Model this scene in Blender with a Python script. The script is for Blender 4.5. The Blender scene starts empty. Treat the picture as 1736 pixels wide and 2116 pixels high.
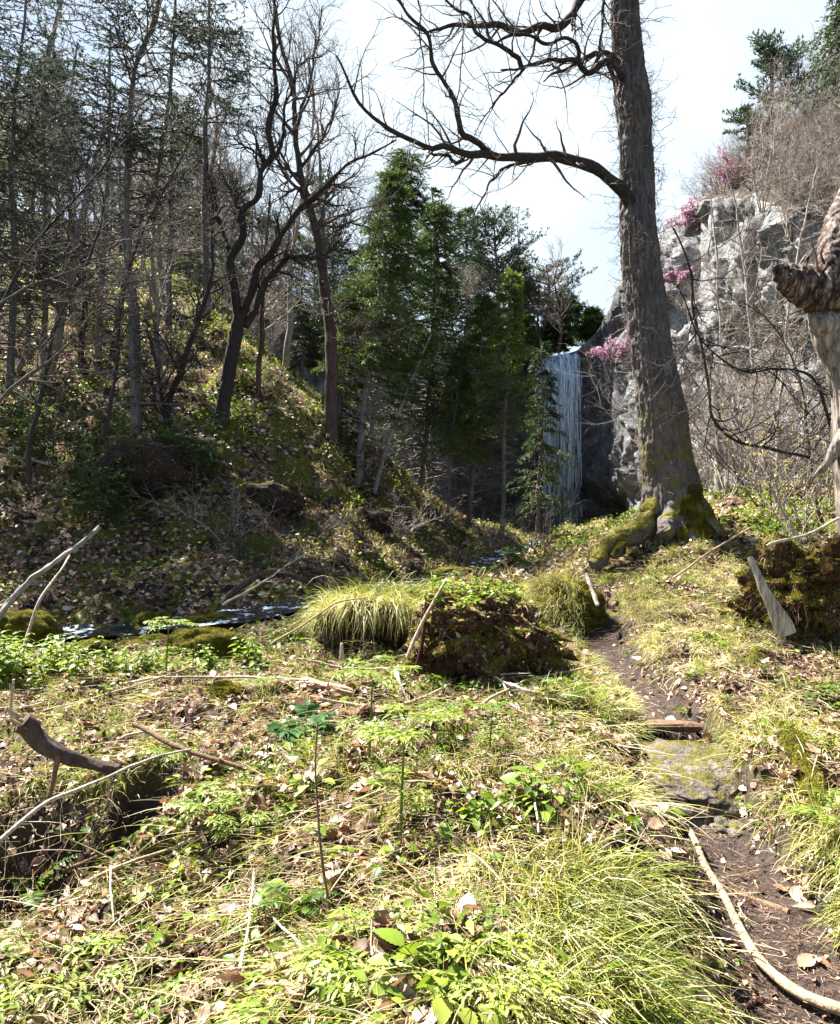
import bpy, math, numpy as np
from mathutils import Vector

# ------------------------------------------------------------------ basics
rng = np.random.default_rng(11)
S = bpy.context.scene
COL = S.collection
CAMZ, F, CX, CY = 1.6, 1520.0, 868.0, 1057.5      # photo measured at 1736 x 2115
SUN_AZ, SUN_EL = 52.0, 55.0                       # degrees left of the view axis, elevation
UP = np.array([0, 0, 1.0])


def W(dx, dy, Y):
    return np.array([(dx - CX) / F * Y, Y, CAMZ - (dy - CY) / F * Y])


def nrm(v):
    return v / np.maximum(np.linalg.norm(v, axis=-1, keepdims=True), 1e-9)


# ------------------------------------------------------------------ noise
def _h(ix, iy, iz, seed):
    h = (ix.astype(np.int64) * 374761393 + iy.astype(np.int64) * 668265263 + iz.astype(np.int64) * 2147483647 + seed * 974634541) & 0xFFFFFFFF
    h = ((h ^ (h >> 13)) * 1274126177) & 0xFFFFFFFF
    h = ((h ^ (h >> 16)) * 2246822519) & 0xFFFFFFFF
    h = h ^ (h >> 15)
    return h.astype(np.float64) / 2147483648.0 - 1.0


def noise(p, seed=0):
    p = np.asarray(p, float)
    i = np.floor(p).astype(np.int64)
    f = p - i
    u = f * f * f * (f * (f * 6 - 15) + 10)
    x, y, z = i[..., 0], i[..., 1], i[..., 2]
    r = 0
    for a in (0, 1):
        wx = u[..., 0] if a else 1 - u[..., 0]
        for b in (0, 1):
            wy = u[..., 1] if b else 1 - u[..., 1]
            for c in (0, 1):
                wz = u[..., 2] if c else 1 - u[..., 2]
                r = r + wx * wy * wz * _h(x + a, y + b, z + c, seed)
    return r


def fbm(p, o=4, seed=0, g=0.5):
    p = np.asarray(p, float)
    s, a = 0, 1.0
    for k in range(o):
        s = s + a * noise(p * (2.03 ** k) + 17.3 * k, seed + k)
        a *= g
    return s


def billow(p, o=4, seed=0, g=0.5):
    p = np.asarray(p, float)
    s, a = 0, 1.0
    for k in range(o):
        s = s + a * np.abs(noise(p * (2.1 ** k) + 9.1 * k, seed + k))
        a *= g
    return s


def sstep(a, b, x):
    t = np.clip((x - a) / (b - a), 0, 1)
    return t * t * (3 - 2 * t)


# ------------------------------------------------------------------ mesh builder
class MB:
    def __init__(self):
        self.V, self.R, self.Fq, self.Ft, self.Mq, self.Mt, self.n = [], [], [], [], [], [], 0

    def add(self, V, Fc, rnd=0.5, mat=0):
        V = np.asarray(V, float).reshape(-1, 3)
        if len(V) == 0:
            return self
        Fc = np.asarray(Fc, np.int64)
        self.V.append(V)
        self.R.append(np.broadcast_to(np.asarray(rnd, float), (len(V),)))
        (self.Fq if Fc.shape[1] == 4 else self.Ft).append(Fc + self.n)
        (self.Mq if Fc.shape[1] == 4 else self.Mt).append(np.full(len(Fc), mat, np.int32))
        self.n += len(V)
        return self

    def arrays(self):
        V = np.concatenate(self.V)
        Q = np.concatenate(self.Fq) if self.Fq else np.zeros((0, 4), int)
        T = np.concatenate(self.Ft) if self.Ft else np.zeros((0, 3), int)
        return V, Q, T

    def build(self, name, mats, parent=None, smooth=True):
        V, Q, T = self.arrays()
        if not isinstance(mats, (list, tuple)):
            mats = [mats]
        me = bpy.data.meshes.new(name)
        me.vertices.add(len(V))
        me.vertices.foreach_set('co', V.astype(np.float32).ravel())
        idx = np.concatenate([Q.ravel(), T.ravel()]).astype(np.int32)
        me.loops.add(len(idx))
        me.loops.foreach_set('vertex_index', idx)
        nf = len(Q) + len(T)
        me.polygons.add(nf)
        st = np.concatenate([np.arange(len(Q)) * 4, len(Q) * 4 + np.arange(len(T)) * 3]).astype(np.int32)
        me.polygons.foreach_set('loop_start', st)
        mi = np.concatenate(self.Mq + self.Mt).astype(np.int32)
        me.polygons.foreach_set('material_index', mi)
        me.polygons.foreach_set('use_smooth', np.full(nf, smooth, bool))
        at = me.attributes.new('rnd', 'FLOAT', 'POINT')
        at.data.foreach_set('value', np.concatenate(self.R).astype(np.float32))
        for m in mats:
            me.materials.append(m)
        me.update(calc_edges=True)
        o = bpy.data.objects.new(name, me)
        COL.objects.link(o)
        if parent is not None:
            o.parent = parent
            o.matrix_parent_inverse = parent.matrix_world.inverted() if False else o.matrix_parent_inverse
            o.location = -np.array(parent.location)
        return o


def thing(name, label, cat, loc=(0, 0, 0), group=None):
    o = bpy.data.objects.new(name, None)
    COL.objects.link(o)
    o.location = loc
    o.empty_display_size = 0.2
    o['label'] = label
    o['category'] = cat
    if group:
        o['group'] = group
    return o


def tag(o, label=None, cat=None, group=None, kind=None):
    for k, v in (('label', label), ('category', cat), ('group', group), ('kind', kind)):
        if v:
            o[k] = v
    return o


def dup(root, loc, rz, sc, label, group):
    r = root.copy()
    COL.objects.link(r)
    r.location = loc
    r.rotation_euler = (0, 0, rz)
    r.scale = (sc, sc, sc)
    r['label'] = label
    r['group'] = group
    for ch in list(root.children):
        c = ch.copy()
        COL.objects.link(c)
        c.parent = r
    return r


# ------------------------------------------------------------------ geometry generators
def frames(P):
    T = np.gradient(P, axis=1)
    T = nrm(T)
    cand = np.array([[0, 0, 1.0], [1, 0, 0], [0, 1, 0], [.577, .577, .577]])
    d = np.abs(np.einsum('mkc,ac->mak', T, cand)).max(axis=2)
    ref = cand[np.argmin(d, axis=1)]
    A = nrm(np.cross(T, ref[:, None, :]))
    B = np.cross(T, A)
    return T, A, B


def tubes(mb, P, R, n=5, rnd=0.5, mat=0, cap=True):
    P = np.asarray(P, float)
    if P.ndim == 2:
        P = P[None]
    R = np.asarray(R, float)
    if R.ndim == 1:
        R = R[None]
    M, K = P.shape[:2]
    if M == 0:
        return
    T, A, B = frames(P)
    a = np.arange(n) / n * 2 * np.pi
    V = P[:, :, None, :] + R[:, :, None, None] * (np.cos(a)[None, None, :, None] * A[:, :, None, :] + np.sin(a)[None, None, :, None] * B[:, :, None, :])
    k, j = np.meshgrid(np.arange(K - 1), np.arange(n), indexing='ij')
    q = np.stack([k * n + j, k * n + (j + 1) % n, (k + 1) * n + (j + 1) % n, (k + 1) * n + j], -1).reshape(-1, 4)
    q = (q[None] + (np.arange(M) * K * n)[:, None, None]).reshape(-1, 4)
    r = np.broadcast_to(np.asarray(rnd, float).reshape(-1, 1, 1), (M if np.size(rnd) > 1 else 1, 1, 1))
    r = np.broadcast_to(r, (M, K, n)).ravel()
    mb.add(V.reshape(-1, 3), q, r, mat)
    if cap and n >= 5:
        for e in (0, K - 1):
            c = P[:, e] + (T[:, e] if e else -T[:, e]) * R[:, e, None] * 0.15
            ring = V[:, e]
            VV = np.concatenate([ring, c[:, None]], 1)
            t = np.stack([np.arange(n), (np.arange(n) + 1) % n, np.full(n, n)], -1)
            if e == 0:
                t = t[:, ::-1]
            t = (t[None] + (np.arange(M) * (n + 1))[:, None, None]).reshape(-1, 3)
            rr = np.broadcast_to(np.asarray(rnd, float).reshape(-1, 1), (M, n + 1)).ravel() if np.size(rnd) > 1 else rnd
            mb.add(VV.reshape(-1, 3), t, rr, mat)


def resample(P, K, R=None, smooth=True):
    P = np.asarray(P, float)
    d = np.r_[0, np.cumsum(np.linalg.norm(np.diff(P, axis=0), axis=1))]
    t = np.linspace(0, d[-1], K)
    if smooth and len(P) > 2:                      # Catmull-Rom through the points
        m = np.gradient(P, d, axis=0)
        i = np.clip(np.searchsorted(d, t, side='right') - 1, 0, len(P) - 2)
        h = (d[i + 1] - d[i])[:, None]
        s = ((t - d[i])[:, None]) / h
        Q = (2 * s**3 - 3 * s**2 + 1) * P[i] + (s**3 - 2 * s**2 + s) * h * m[i] + (-2 * s**3 + 3 * s**2) * P[i + 1] + (s**3 - s**2) * h * m[i + 1]
    else:
        Q = np.stack([np.interp(t, d, P[:, c]) for c in range(3)], -1)
    if R is None:
        return Q
    return Q, np.interp(t, d, R)


def wob(P, amp, freq, seed=0):
    """organic wobble for one polyline"""
    o = np.stack([fbm(P * freq + 31.7 * c, 3, seed + 5 * c) for c in range(3)], -1)
    w = np.minimum(1, np.arange(len(P)) / 3.0)[:, None]
    return P + o * amp * w


def branch(P, R, n, t0, t1, ang, L, K, wig=0.12, trop=0.0, rr=0.6, tip=0.0015, plane=None, shape=None, r=rng):
    """children polylines on parents P (M,K0,3); L length or function of t"""
    M, K0 = P.shape[:2]
    T = nrm(np.gradient(P, axis=1))
    t = t0 + (t1 - t0) * (np.arange(n)[None] + r.random((M, n))) / n
    x = t * (K0 - 1)
    i = np.clip(x.astype(int), 0, K0 - 2)
    f = (x - i)[..., None]
    mi = np.arange(M)[:, None]
    p = P[mi, i] * (1 - f) + P[mi, i + 1] * f
    tg = T[mi, i]
    rad = (R[mi, i] * (1 - f[..., 0]) + R[mi, i + 1] * f[..., 0])
    rv = r.normal(size=(M, n, 3))
    if plane is not None:                          # keep side shoots near a plane (flat sprays)
        side = nrm(np.cross(tg, plane)) * np.where((np.arange(n) % 2)[None, :, None] > 0, 1, -1)
        rv = side + 0.25 * rv
    perp = nrm(rv - (rv * tg).sum(-1, keepdims=True) * tg)
    a = np.radians(r.uniform(ang[0], ang[1], (M, n)))[..., None]
    d = np.cos(a) * tg + np.sin(a) * perp
    if callable(L):
        ln = L(t)
    else:
        ln = np.full((M, n), float(L))
    ln = ln * r.uniform(.6, 1.25, (M, n))
    p, d, rad, ln, t = p.reshape(-1, 3), d.reshape(-1, 3), rad.ravel(), ln.ravel(), t.ravel()
    N = len(p)
    out = np.empty((N, K, 3))
    out[:, 0] = p
    st = (ln / (K - 1))[:, None]
    for k in range(1, K):
        d = nrm(d + wig * r.normal(size=(N, 3)) + trop * UP)
        out[:, k] = out[:, k - 1] + d * st
    r0 = np.minimum(rad * rr, np.maximum(ln * 0.03, tip * 1.2))
    R2 = r0[:, None] * (1 - np.linspace(0, 1, K)[None] ** 0.9) + tip
    return out, R2


def ribbons(mb, P, Wd, side=None, rnd=0.5, mat=0):
    """flat ribbons along polylines"""
    M, K = P.shape[:2]
    T = nrm(np.gradient(P, axis=1))
    if side is None:
        side = nrm(np.cross(T, nrm(rng.normal(size=(M, 1, 3)) * .5 + UP)))
    V = np.stack([P - side * Wd[..., None], P + side * Wd[..., None]], 2)
    k = np.arange(K - 1)
    q = np.stack([k * 2, k * 2 + 1, k * 2 + 3, k * 2 + 2], -1)
    q = (q[None] + (np.arange(M) * 2 * K)[:, None, None]).reshape(-1, 4)
    mb.add(V.reshape(-1, 3), q, np.repeat(np.broadcast_to(rnd, (M,)), 2 * K), mat)


def blades(mb, pos, dirs, L, wd, bend, K=5, rnd=0.5, mat=0, grav=1.0):
    """grass blades: start direction dirs, sagging"""
    N = len(pos)
    P = np.empty((N, K, 3))
    P[:, 0] = pos
    d = nrm(dirs)
    st = (L / (K - 1))[:, None]
    for k in range(1, K):
        P[:, k] = P[:, k - 1] + d * st
        d = nrm(d - UP * (bend * grav / (K - 1))[:, None] * (0.6 + 0.5 * k / K) + 0.05 * rng.normal(size=(N, 3)))
    prof = np.array([.75, 1, .85, .6, .12]) if K == 5 else np.interp(np.linspace(0, 1, K), [0, .3, .7, 1], [.8, 1, .7, .1])
    ribbons(mb, P, wd[:, None] * prof[None], None, rnd, mat)
    return P


def inst(mb, T, Fc, pos, X, Z, s, rnd=0.5, mat=0):
    N = len(pos)
    X = nrm(X)
    Z = nrm(Z - (Z * X).sum(-1, keepdims=True) * X)
    Yv = np.cross(Z, X)
    s = np.broadcast_to(np.asarray(s, float), (N,))[:, None, None]
    V = pos[:, None] + s * (T[None, :, 0:1] * X[:, None] + T[None, :, 1:2] * Yv[:, None] + T[None, :, 2:3] * Z[:, None])
    v = len(T)
    q = (np.asarray(Fc)[None] + (np.arange(N) * v)[:, None, None]).reshape(-1, np.shape(Fc)[1])
    mb.add(V.reshape(-1, 3), q, np.repeat(np.broadcast_to(rnd, (N,)), v), mat)


def leaf_t(width=.5, K=7, teeth=0.0, fold=.15, curl=.2, tip=1.0, lobes=0, wave=0.0):
    """leaf template along +x: left edge, midrib, right edge"""
    x = np.linspace(0, 1, K)
    w = width * .5 * np.sin(np.pi * np.clip(x, 0.02, .99) ** .75) ** .8
    if lobes:
        w = w * (0.62 + 0.38 * np.cos(x * np.pi * 2 * lobes))
    if teeth:
        w = w * np.where(np.arange(K) % 2, 1, 1 - teeth)
    w[0] *= .2
    w[-1] = .01
    z = -curl * x ** 2
    zz = fold * w / .25 * .25
    L = np.stack([x + (.04 if teeth else 0), -w, z + zz + wave * np.sin(x * 9)], -1)
    C = np.stack([x, 0 * x, z], -1)
    Rr = np.stack([x + (.04 if teeth else 0), w, z + zz + wave * np.sin(x * 9 + 2)], -1)
    V = np.concatenate([L, C, Rr])
    k = np.arange(K - 1)
    f = np.concatenate([np.stack([k, k + 1, K + k + 1, K + k], -1), np.stack([K + k, K + k + 1, 2 * K + k + 1, 2 * K + k], -1)])
    return V, f


def rand_dirs(N, zmin=-1, zmax=1):
    a = rng.uniform(0, 2 * np.pi, N)
    z = rng.uniform(zmin, zmax, N)
    s = np.sqrt(np.maximum(0, 1 - z * z))
    return np.stack([s * np.cos(a), s * np.sin(a), z], -1)


def sample_surface(V, Q, N, cond=None):
    a, b, c, d = V[Q[:, 0]], V[Q[:, 1]], V[Q[:, 2]], V[Q[:, 3]]
    n = np.cross(c - a, d - b)
    ar = np.linalg.norm(n, axis=1)
    n = n / np.maximum(ar, 1e-12)[:, None]
    w = ar.copy()
    if cond is not None:
        w = w * cond((a + c) / 2, n)
    w = np.maximum(w, 0)
    if w.sum() <= 0:
        return np.zeros((0, 3)), np.zeros((0, 3))
    i = rng.choice(len(Q), N, p=w / w.sum())
    u, v = rng.random((N, 1)), rng.random((N, 1))
    p = (a[i] * (1 - u) + b[i] * u) * (1 - v) + (d[i] * (1 - u) + c[i] * u) * v
    return p, n[i]


# ------------------------------------------------------------------ materials
def new_mat(name):
    m = bpy.data.materials.new(name)
    m.use_nodes = True
    nt = m.node_tree
    nt.nodes.clear()
    out = nt.nodes.new('ShaderNodeOutputMaterial')
    return m, nt, out


def N_(nt, t, **kw):
    n = nt.nodes.new(t)
    for k, v in kw.items():
        if k in n.inputs:
            n.inputs[k].default_value = v
        else:
            setattr(n, k, v)
    return n


def ramp(nt, cols, inp, interp='LINEAR'):
    r = nt.nodes.new('ShaderNodeValToRGB')
    r.color_ramp.interpolation = interp
    e = r.color_ramp.elements
    while len(e) > 1:
        e.remove(e[-1])
    e[0].position = cols[0][0]
    e[0].color = (*cols[0][1], 1)
    for p, c in cols[1:]:
        x = e.new(p)
        x.color = (*c, 1)
    nt.links.new(inp, r.inputs[0])
    return r.outputs[0]


def coords(nt, scale, rot=(0, 0, 0)):
    g = nt.nodes.new('ShaderNodeNewGeometry')
    mp = nt.nodes.new('ShaderNodeMapping')
    mp.inputs['Scale'].default_value = scale
    mp.inputs['Rotation'].default_value = rot
    nt.links.new(g.outputs['Position'], mp.inputs['Vector'])
    return mp.outputs[0]


def ntex(nt, vec, scale, detail=4, rough=.6):
    n = N_(nt, 'ShaderNodeTexNoise', Scale=scale, Detail=detail, Roughness=rough)
    nt.links.new(vec, n.inputs['Vector'])
    return n.outputs['Fac']


def mixc(nt, fac, a, b):
    m = nt.nodes.new('ShaderNodeMix')
    m.data_type = 'RGBA'
    for sock, v in ((m.inputs[0], fac), (m.inputs[6], a), (m.inputs[7], b)):
        if hasattr(v, 'node'):
            nt.links.new(v, sock)
        else:
            sock.default_value = v if not isinstance(v, tuple) else (*v, 1)
    return m.outputs[2]


def mth(nt, op, a, b=None, c=None):
    m = nt.nodes.new('ShaderNodeMath')
    m.operation = op
    for k, v in enumerate((a, b, c)):
        if v is None:
            continue
        if hasattr(v, 'node'):
            nt.links.new(v, m.inputs[k])
        else:
            m.inputs[k].default_value = v
    return m.outputs[0]


def finish(nt, out, col, rough=.85, bump=None, bstr=.5, bdist=.02, spec=.25):
    p = N_(nt, 'ShaderNodeBsdfPrincipled')
    p.inputs['Roughness'].default_value = rough
    p.inputs['Specular IOR Level'].default_value = spec
    if hasattr(col, 'node'):
        nt.links.new(col, p.inputs['Base Color'])
    else:
        p.inputs['Base Color'].default_value = (*col, 1)
    if bump is not None:
        b = N_(nt, 'ShaderNodeBump', Strength=bstr, Distance=bdist)
        nt.links.new(bump, b.inputs['Height'])
        nt.links.new(b.outputs[0], p.inputs['Normal'])
    nt.links.new(p.outputs[0], out.inputs[0])
    return p


def leafmat(name, cols, trans=.45, rough=.55, spec=.3, tcol=None):
    m, nt, out = new_mat(name)
    at = N_(nt, 'ShaderNodeAttribute', attribute_name='rnd')
    c = ramp(nt, cols, at.outputs['Fac'])
    v = coords(nt, (1, 1, 1))
    nz = ntex(nt, v, 60, 2)
    c = mixc(nt, .35, c, mixc(nt, nz, (0.02, 0.02, 0.01), c))
    p = N_(nt, 'ShaderNodeBsdfPrincipled', Roughness=rough)
    p.inputs['Specular IOR Level'].default_value = spec
    nt.links.new(c, p.inputs['Base Color'])
    t = N_(nt, 'ShaderNodeBsdfTranslucent')
    if tcol:
        mm = nt.nodes.new('ShaderNodeMix')
        mm.data_type = 'RGBA'
        mm.blend_type = 'MULTIPLY'
        mm.inputs[0].default_value = 1
        nt.links.new(c, mm.inputs[6])
        mm.inputs[7].default_value = (*tcol, 1)
        nt.links.new(mm.outputs[2], t.inputs[0])
    else:
        nt.links.new(c, t.inputs[0])
    mx = N_(nt, 'ShaderNodeMixShader')
    mx.inputs[0].default_value = trans
    nt.links.new(p.outputs[0], mx.inputs[1])
    nt.links.new(t.outputs[0], mx.inputs[2])
    nt.links.new(mx.outputs[0], out.inputs[0])
    return m


def barkmat(name, dark, light, sx=30, sz=5, moss=None, mossz=(0, 1), mossk=.5, bd=.02):
    m, nt, out = new_mat(name)
    v = coords(nt, (sx, sx, sz))
    a = ntex(nt, v, 1.0, 5, .65)
    v2 = coords(nt, (1, 1, 1))
    b = ntex(nt, v2, 2.2, 3)
    col = ramp(nt, [(.3, dark), (.62, light), (.8, tuple(min(1, x * 1.25) for x in light))], a)
    col = mixc(nt, mth(nt, 'MULTIPLY', b, .55), col, tuple(x * .55 for x in dark))
    if moss:
        g = nt.nodes.new('ShaderNodeNewGeometry')
        sp = nt.nodes.new('ShaderNodeSeparateXYZ')
        nt.links.new(g.outputs['Position'], sp.inputs[0])
        mr = N_(nt, 'ShaderNodeMapRange')
        nt.links.new(sp.outputs[2], mr.inputs[0])
        mr.inputs[1].default_value, mr.inputs[2].default_value = mossz
        mr.inputs[3].default_value, mr.inputs[4].default_value = 1.0, 0.0
        n3 = ntex(nt, v2, 5, 4)
        fac = mth(nt, 'MULTIPLY', mr.outputs[0], mth(nt, 'GREATER_THAN', n3, 1 - mossk))
        col = mixc(nt, fac, col, moss)
    finish(nt, out, col, .9, a, .6, bd)
    return m


def mossmat(name, c1, c2, c3, sc=14):
    m, nt, out = new_mat(name)
    v = coords(nt, (1, 1, 1))
    a = ntex(nt, v, sc, 4)
    f = ntex(nt, v, sc * 12, 3, .8)
    col = ramp(nt, [(.3, c1), (.5, c2), (.68, c3)], a)
    col = mixc(nt, mth(nt, 'MULTIPLY', f, .6), col, tuple(x * .4 for x in c1))
    finish(nt, out, col, .95, f, 1.0, .012, .1)
    return m


def rockmat(name, dark, light, moss=None, mossn=.55, wet=None, soil=None, sc=1.0, lich=None):
    m, nt, out = new_mat(name)
    v = coords(nt, (sc, sc, sc))
    a = ntex(nt, v, 1.3, 8, .68)
    b = ntex(nt, v, 9, 5, .7)
    vo = N_(nt, 'ShaderNodeTexVoronoi', feature='DISTANCE_TO_EDGE', Scale=1.7)
    wv = nt.nodes.new('ShaderNodeVectorMath')
    wv.operation = 'ADD'
    nz = N_(nt, 'ShaderNodeTexNoise', Scale=2.0, Detail=4)
    nt.links.new(v, nz.inputs['Vector'])
    nt.links.new(v, wv.inputs[0])
    nt.links.new(nz.outputs['Color'], wv.inputs[1])
    nt.links.new(wv.outputs[0], vo.inputs['Vector'])
    mixf = mth(nt, 'ADD', mth(nt, 'MULTIPLY', a, .6), mth(nt, 'MULTIPLY', b, .4))
    col = ramp(nt, [(.36, dark), (.5, tuple((x + y) / 2 for x, y in zip(dark, light))), (.62, light)], mixf)
    crack = mth(nt, 'LESS_THAN', vo.outputs['Distance'], .018)
    col = mixc(nt, mth(nt, 'MULTIPLY', crack, .75), col, tuple(x * .4 for x in dark))
    if lich:
        col = mixc(nt, mth(nt, 'GREATER_THAN', ntex(nt, v, 4.3, 6, .7), .6), col, lich)
    g = nt.nodes.new('ShaderNodeNewGeometry')
    sp = nt.nodes.new('ShaderNodeSeparateXYZ')
    nt.links.new(g.outputs['Normal'], sp.inputs[0])
    if wet:  # dark zone: wet rock plus shade painted into the colour
        c0, rad, wet_shade = wet
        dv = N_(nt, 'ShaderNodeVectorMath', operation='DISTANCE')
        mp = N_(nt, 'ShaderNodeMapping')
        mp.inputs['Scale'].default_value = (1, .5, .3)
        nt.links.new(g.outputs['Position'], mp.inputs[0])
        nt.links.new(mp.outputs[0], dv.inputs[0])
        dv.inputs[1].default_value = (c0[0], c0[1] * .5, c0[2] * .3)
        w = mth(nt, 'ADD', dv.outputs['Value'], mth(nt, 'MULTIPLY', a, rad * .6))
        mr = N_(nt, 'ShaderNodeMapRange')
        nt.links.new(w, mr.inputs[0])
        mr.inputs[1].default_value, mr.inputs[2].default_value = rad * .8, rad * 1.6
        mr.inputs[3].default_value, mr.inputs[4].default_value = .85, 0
        col = mixc(nt, mr.outputs[0], col, wet_shade)
    if moss:
        mf = mth(nt, 'ADD', sp.outputs[2], mth(nt, 'MULTIPLY', mth(nt, 'SUBTRACT', ntex(nt, v, 3.2, 5), .5), 1.6))
        col = mixc(nt, mth(nt, 'MULTIPLY', mth(nt, 'GREATER_THAN', mf, mossn), .9), col, ramp(nt, [(.3, tuple(x * .5 for x in moss)), (.7, moss)], b))
    if soil:
        ps = nt.nodes.new('ShaderNodeSeparateXYZ')
        sf = mth(nt, 'GREATER_THAN', mth(nt, 'ADD', sp.outputs[2], mth(nt, 'MULTIPLY', mth(nt, 'SUBTRACT', a, .5), .8)), .62)
        col = mixc(nt, sf, col, ramp(nt, [(.3, tuple(x * .4 for x in soil)), (.7, soil)], b))
    hgt = mth(nt, 'ADD', mth(nt, 'MULTIPLY', b, .5), a)
    finish(nt, out, col, .85, hgt, 1.0, .2 / sc, .25)
    return m


M = {}
M['litter'] = leafmat('dry_leaf', [(0, (.07, .032, .018)), (.2, (.18, .095, .055)), (.45, (.36, .23, .15)), (.75, (.56, .43, .32)), (1, (.74, .65, .54))], .2, .6, .35, (1, .72, .5))
M['grass'] = leafmat('grass_blade', [(0, (.06, .095, .010)), (.28, (.15, .20, .018)), (.5, (.32, .35, .045)), (.66, (.54, .48, .18)), (1, (.76, .68, .46))], .36, .5, .35, (1, 1, .55))
M['herb'] = leafmat('green_leaf', [(0, (.035, .085, .010)), (.4, (.10, .18, .016)), (.75, (.22, .32, .035)), (1, (.38, .44, .08))], .48, .45, .4, (1, 1, .45))
M['herbdark'] = leafmat('dark_green_leaf', [(0, (.015, .05, .015)), (.5, (.04, .12, .03)), (1, (.10, .24, .06))], .4, .55, .15, (1, 1, .5))
M['needle'] = leafmat('conifer_needle', [(0, (.012, .030, .012)), (.4, (.040, .085, .022)), (.75, (.11, .18, .032)), (1, (.16, .23, .045))], .36, .55, .3, (1, 1, .5))
M['needlegrey'] = leafmat('grey_green_needle', [(0, (.022, .034, .026)), (.5, (.06, .085, .058)), (1, (.14, .17, .11))], .38, .6, .2)  # needles paled to grey, painting in the haze over the left trees
M['needlepine'] = leafmat('pine_needle', [(0, (.016, .034, .018)), (.5, (.035, .075, .03)), (1, (.09, .14, .05))], .25, .55, .3)
M['blossom'] = leafmat('pink_petal', [(0, (.46, .17, .30)), (.5, (.60, .32, .45)), (1, (.70, .50, .58))], .4)
M['yleaf'] = leafmat('young_yellow_leaf', [(0, (.35, .26, .02)), (.5, (.52, .42, .04)), (1, (.62, .55, .10))], .45)
M['mossfuzz'] = leafmat('moss_fuzz', [(0, (.04, .045, .005)), (.5, (.17, .155, .012)), (.85, (.33, .29, .025)), (1, (.42, .39, .05))], .3, .8, .1)
M['moss'] = mossmat('moss', (.035, .035, .008), (.11, .10, .014), (.22, .19, .025))
M['bark'] = barkmat('ridged_bark', (.045, .037, .033), (.17, .148, .134), 26, 7, (.12, .105, .012), (1.4, 3.6), .47, .03)
M['darkbark'] = barkmat('dark_bark', (.016, .013, .012), (.06, .047, .04), 30, 6)
M['brownbark'] = barkmat('brown_bark', (.035, .024, .019), (.12, .083, .064), 30, 6)
M['palebark'] = barkmat('pale_bark', (.13, .115, .10), (.36, .33, .29), 20, 9)
M['greybark'] = barkmat('grey_bark', (.07, .062, .055), (.20, .18, .16), 24, 8)
M['twigpale'] = barkmat('pale_twig', (.20, .165, .14), (.48, .41, .35), 30, 30)
M['twigbrown'] = barkmat('brown_twig', (.055, .041, .036), (.16, .122, .10), 30, 30)
M['twigdark'] = barkmat('dark_twig', (.018, .014, .013), (.055, .043, .038), 30, 30)
M['deadwood'] = barkmat('bleached_wood', (.22, .17, .13), (.60, .52, .42), 40, 40)
M['strawwood'] = barkmat('straw_wood', (.22, .15, .09), (.52, .40, .26), 40, 40)
M['brownwood'] = barkmat('brown_wood', (.07, .042, .026), (.24, .15, .09), 40, 40)
M['mossyroot'] = rockmat('mossy_root', (.05, .042, .036), (.20, .175, .155), (.21, .185, .028), .25, sc=5)
M['rotten'] = rockmat('rotten_mossy_wood', (.016, .008, .005), (.13, .065, .038), (.23, .21, .03), .42, sc=3.2)
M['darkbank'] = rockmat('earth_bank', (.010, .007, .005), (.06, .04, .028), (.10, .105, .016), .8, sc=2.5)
M['redrot'] = mossmat('rotten_wood', (.022, .011, .007), (.075, .034, .02), (.16, .075, .04), 16)
M['soil'] = mossmat('dark_soil', (.016, .010, .007), (.05, .03, .02), (.11, .07, .045), 9)
M['rock'] = rockmat('boulder_rock', (.05, .042, .033), (.24, .20, .16), (.15, .135, .02), .95, sc=4.5, lich=(.21, .19, .08))
M['cliff'] = rockmat('cliff_rock', (.06, .06, .062), (.42, .415, .41), (.10, .105, .02), 1.05, ((5.4, 40.0, 4.0), 6.0, (.030, .034, .042)), (.085, .065, .042), .9)  # wet rock by the fall, darkened wider to paint in the cliff's shade


# ------------------------------------------------------------------ ground shape
def C(u, v, Y):
    return ((u - 420) / 735.5 * Y, Y, CAMZ + (512 - v) / 735.5 * Y)


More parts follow.
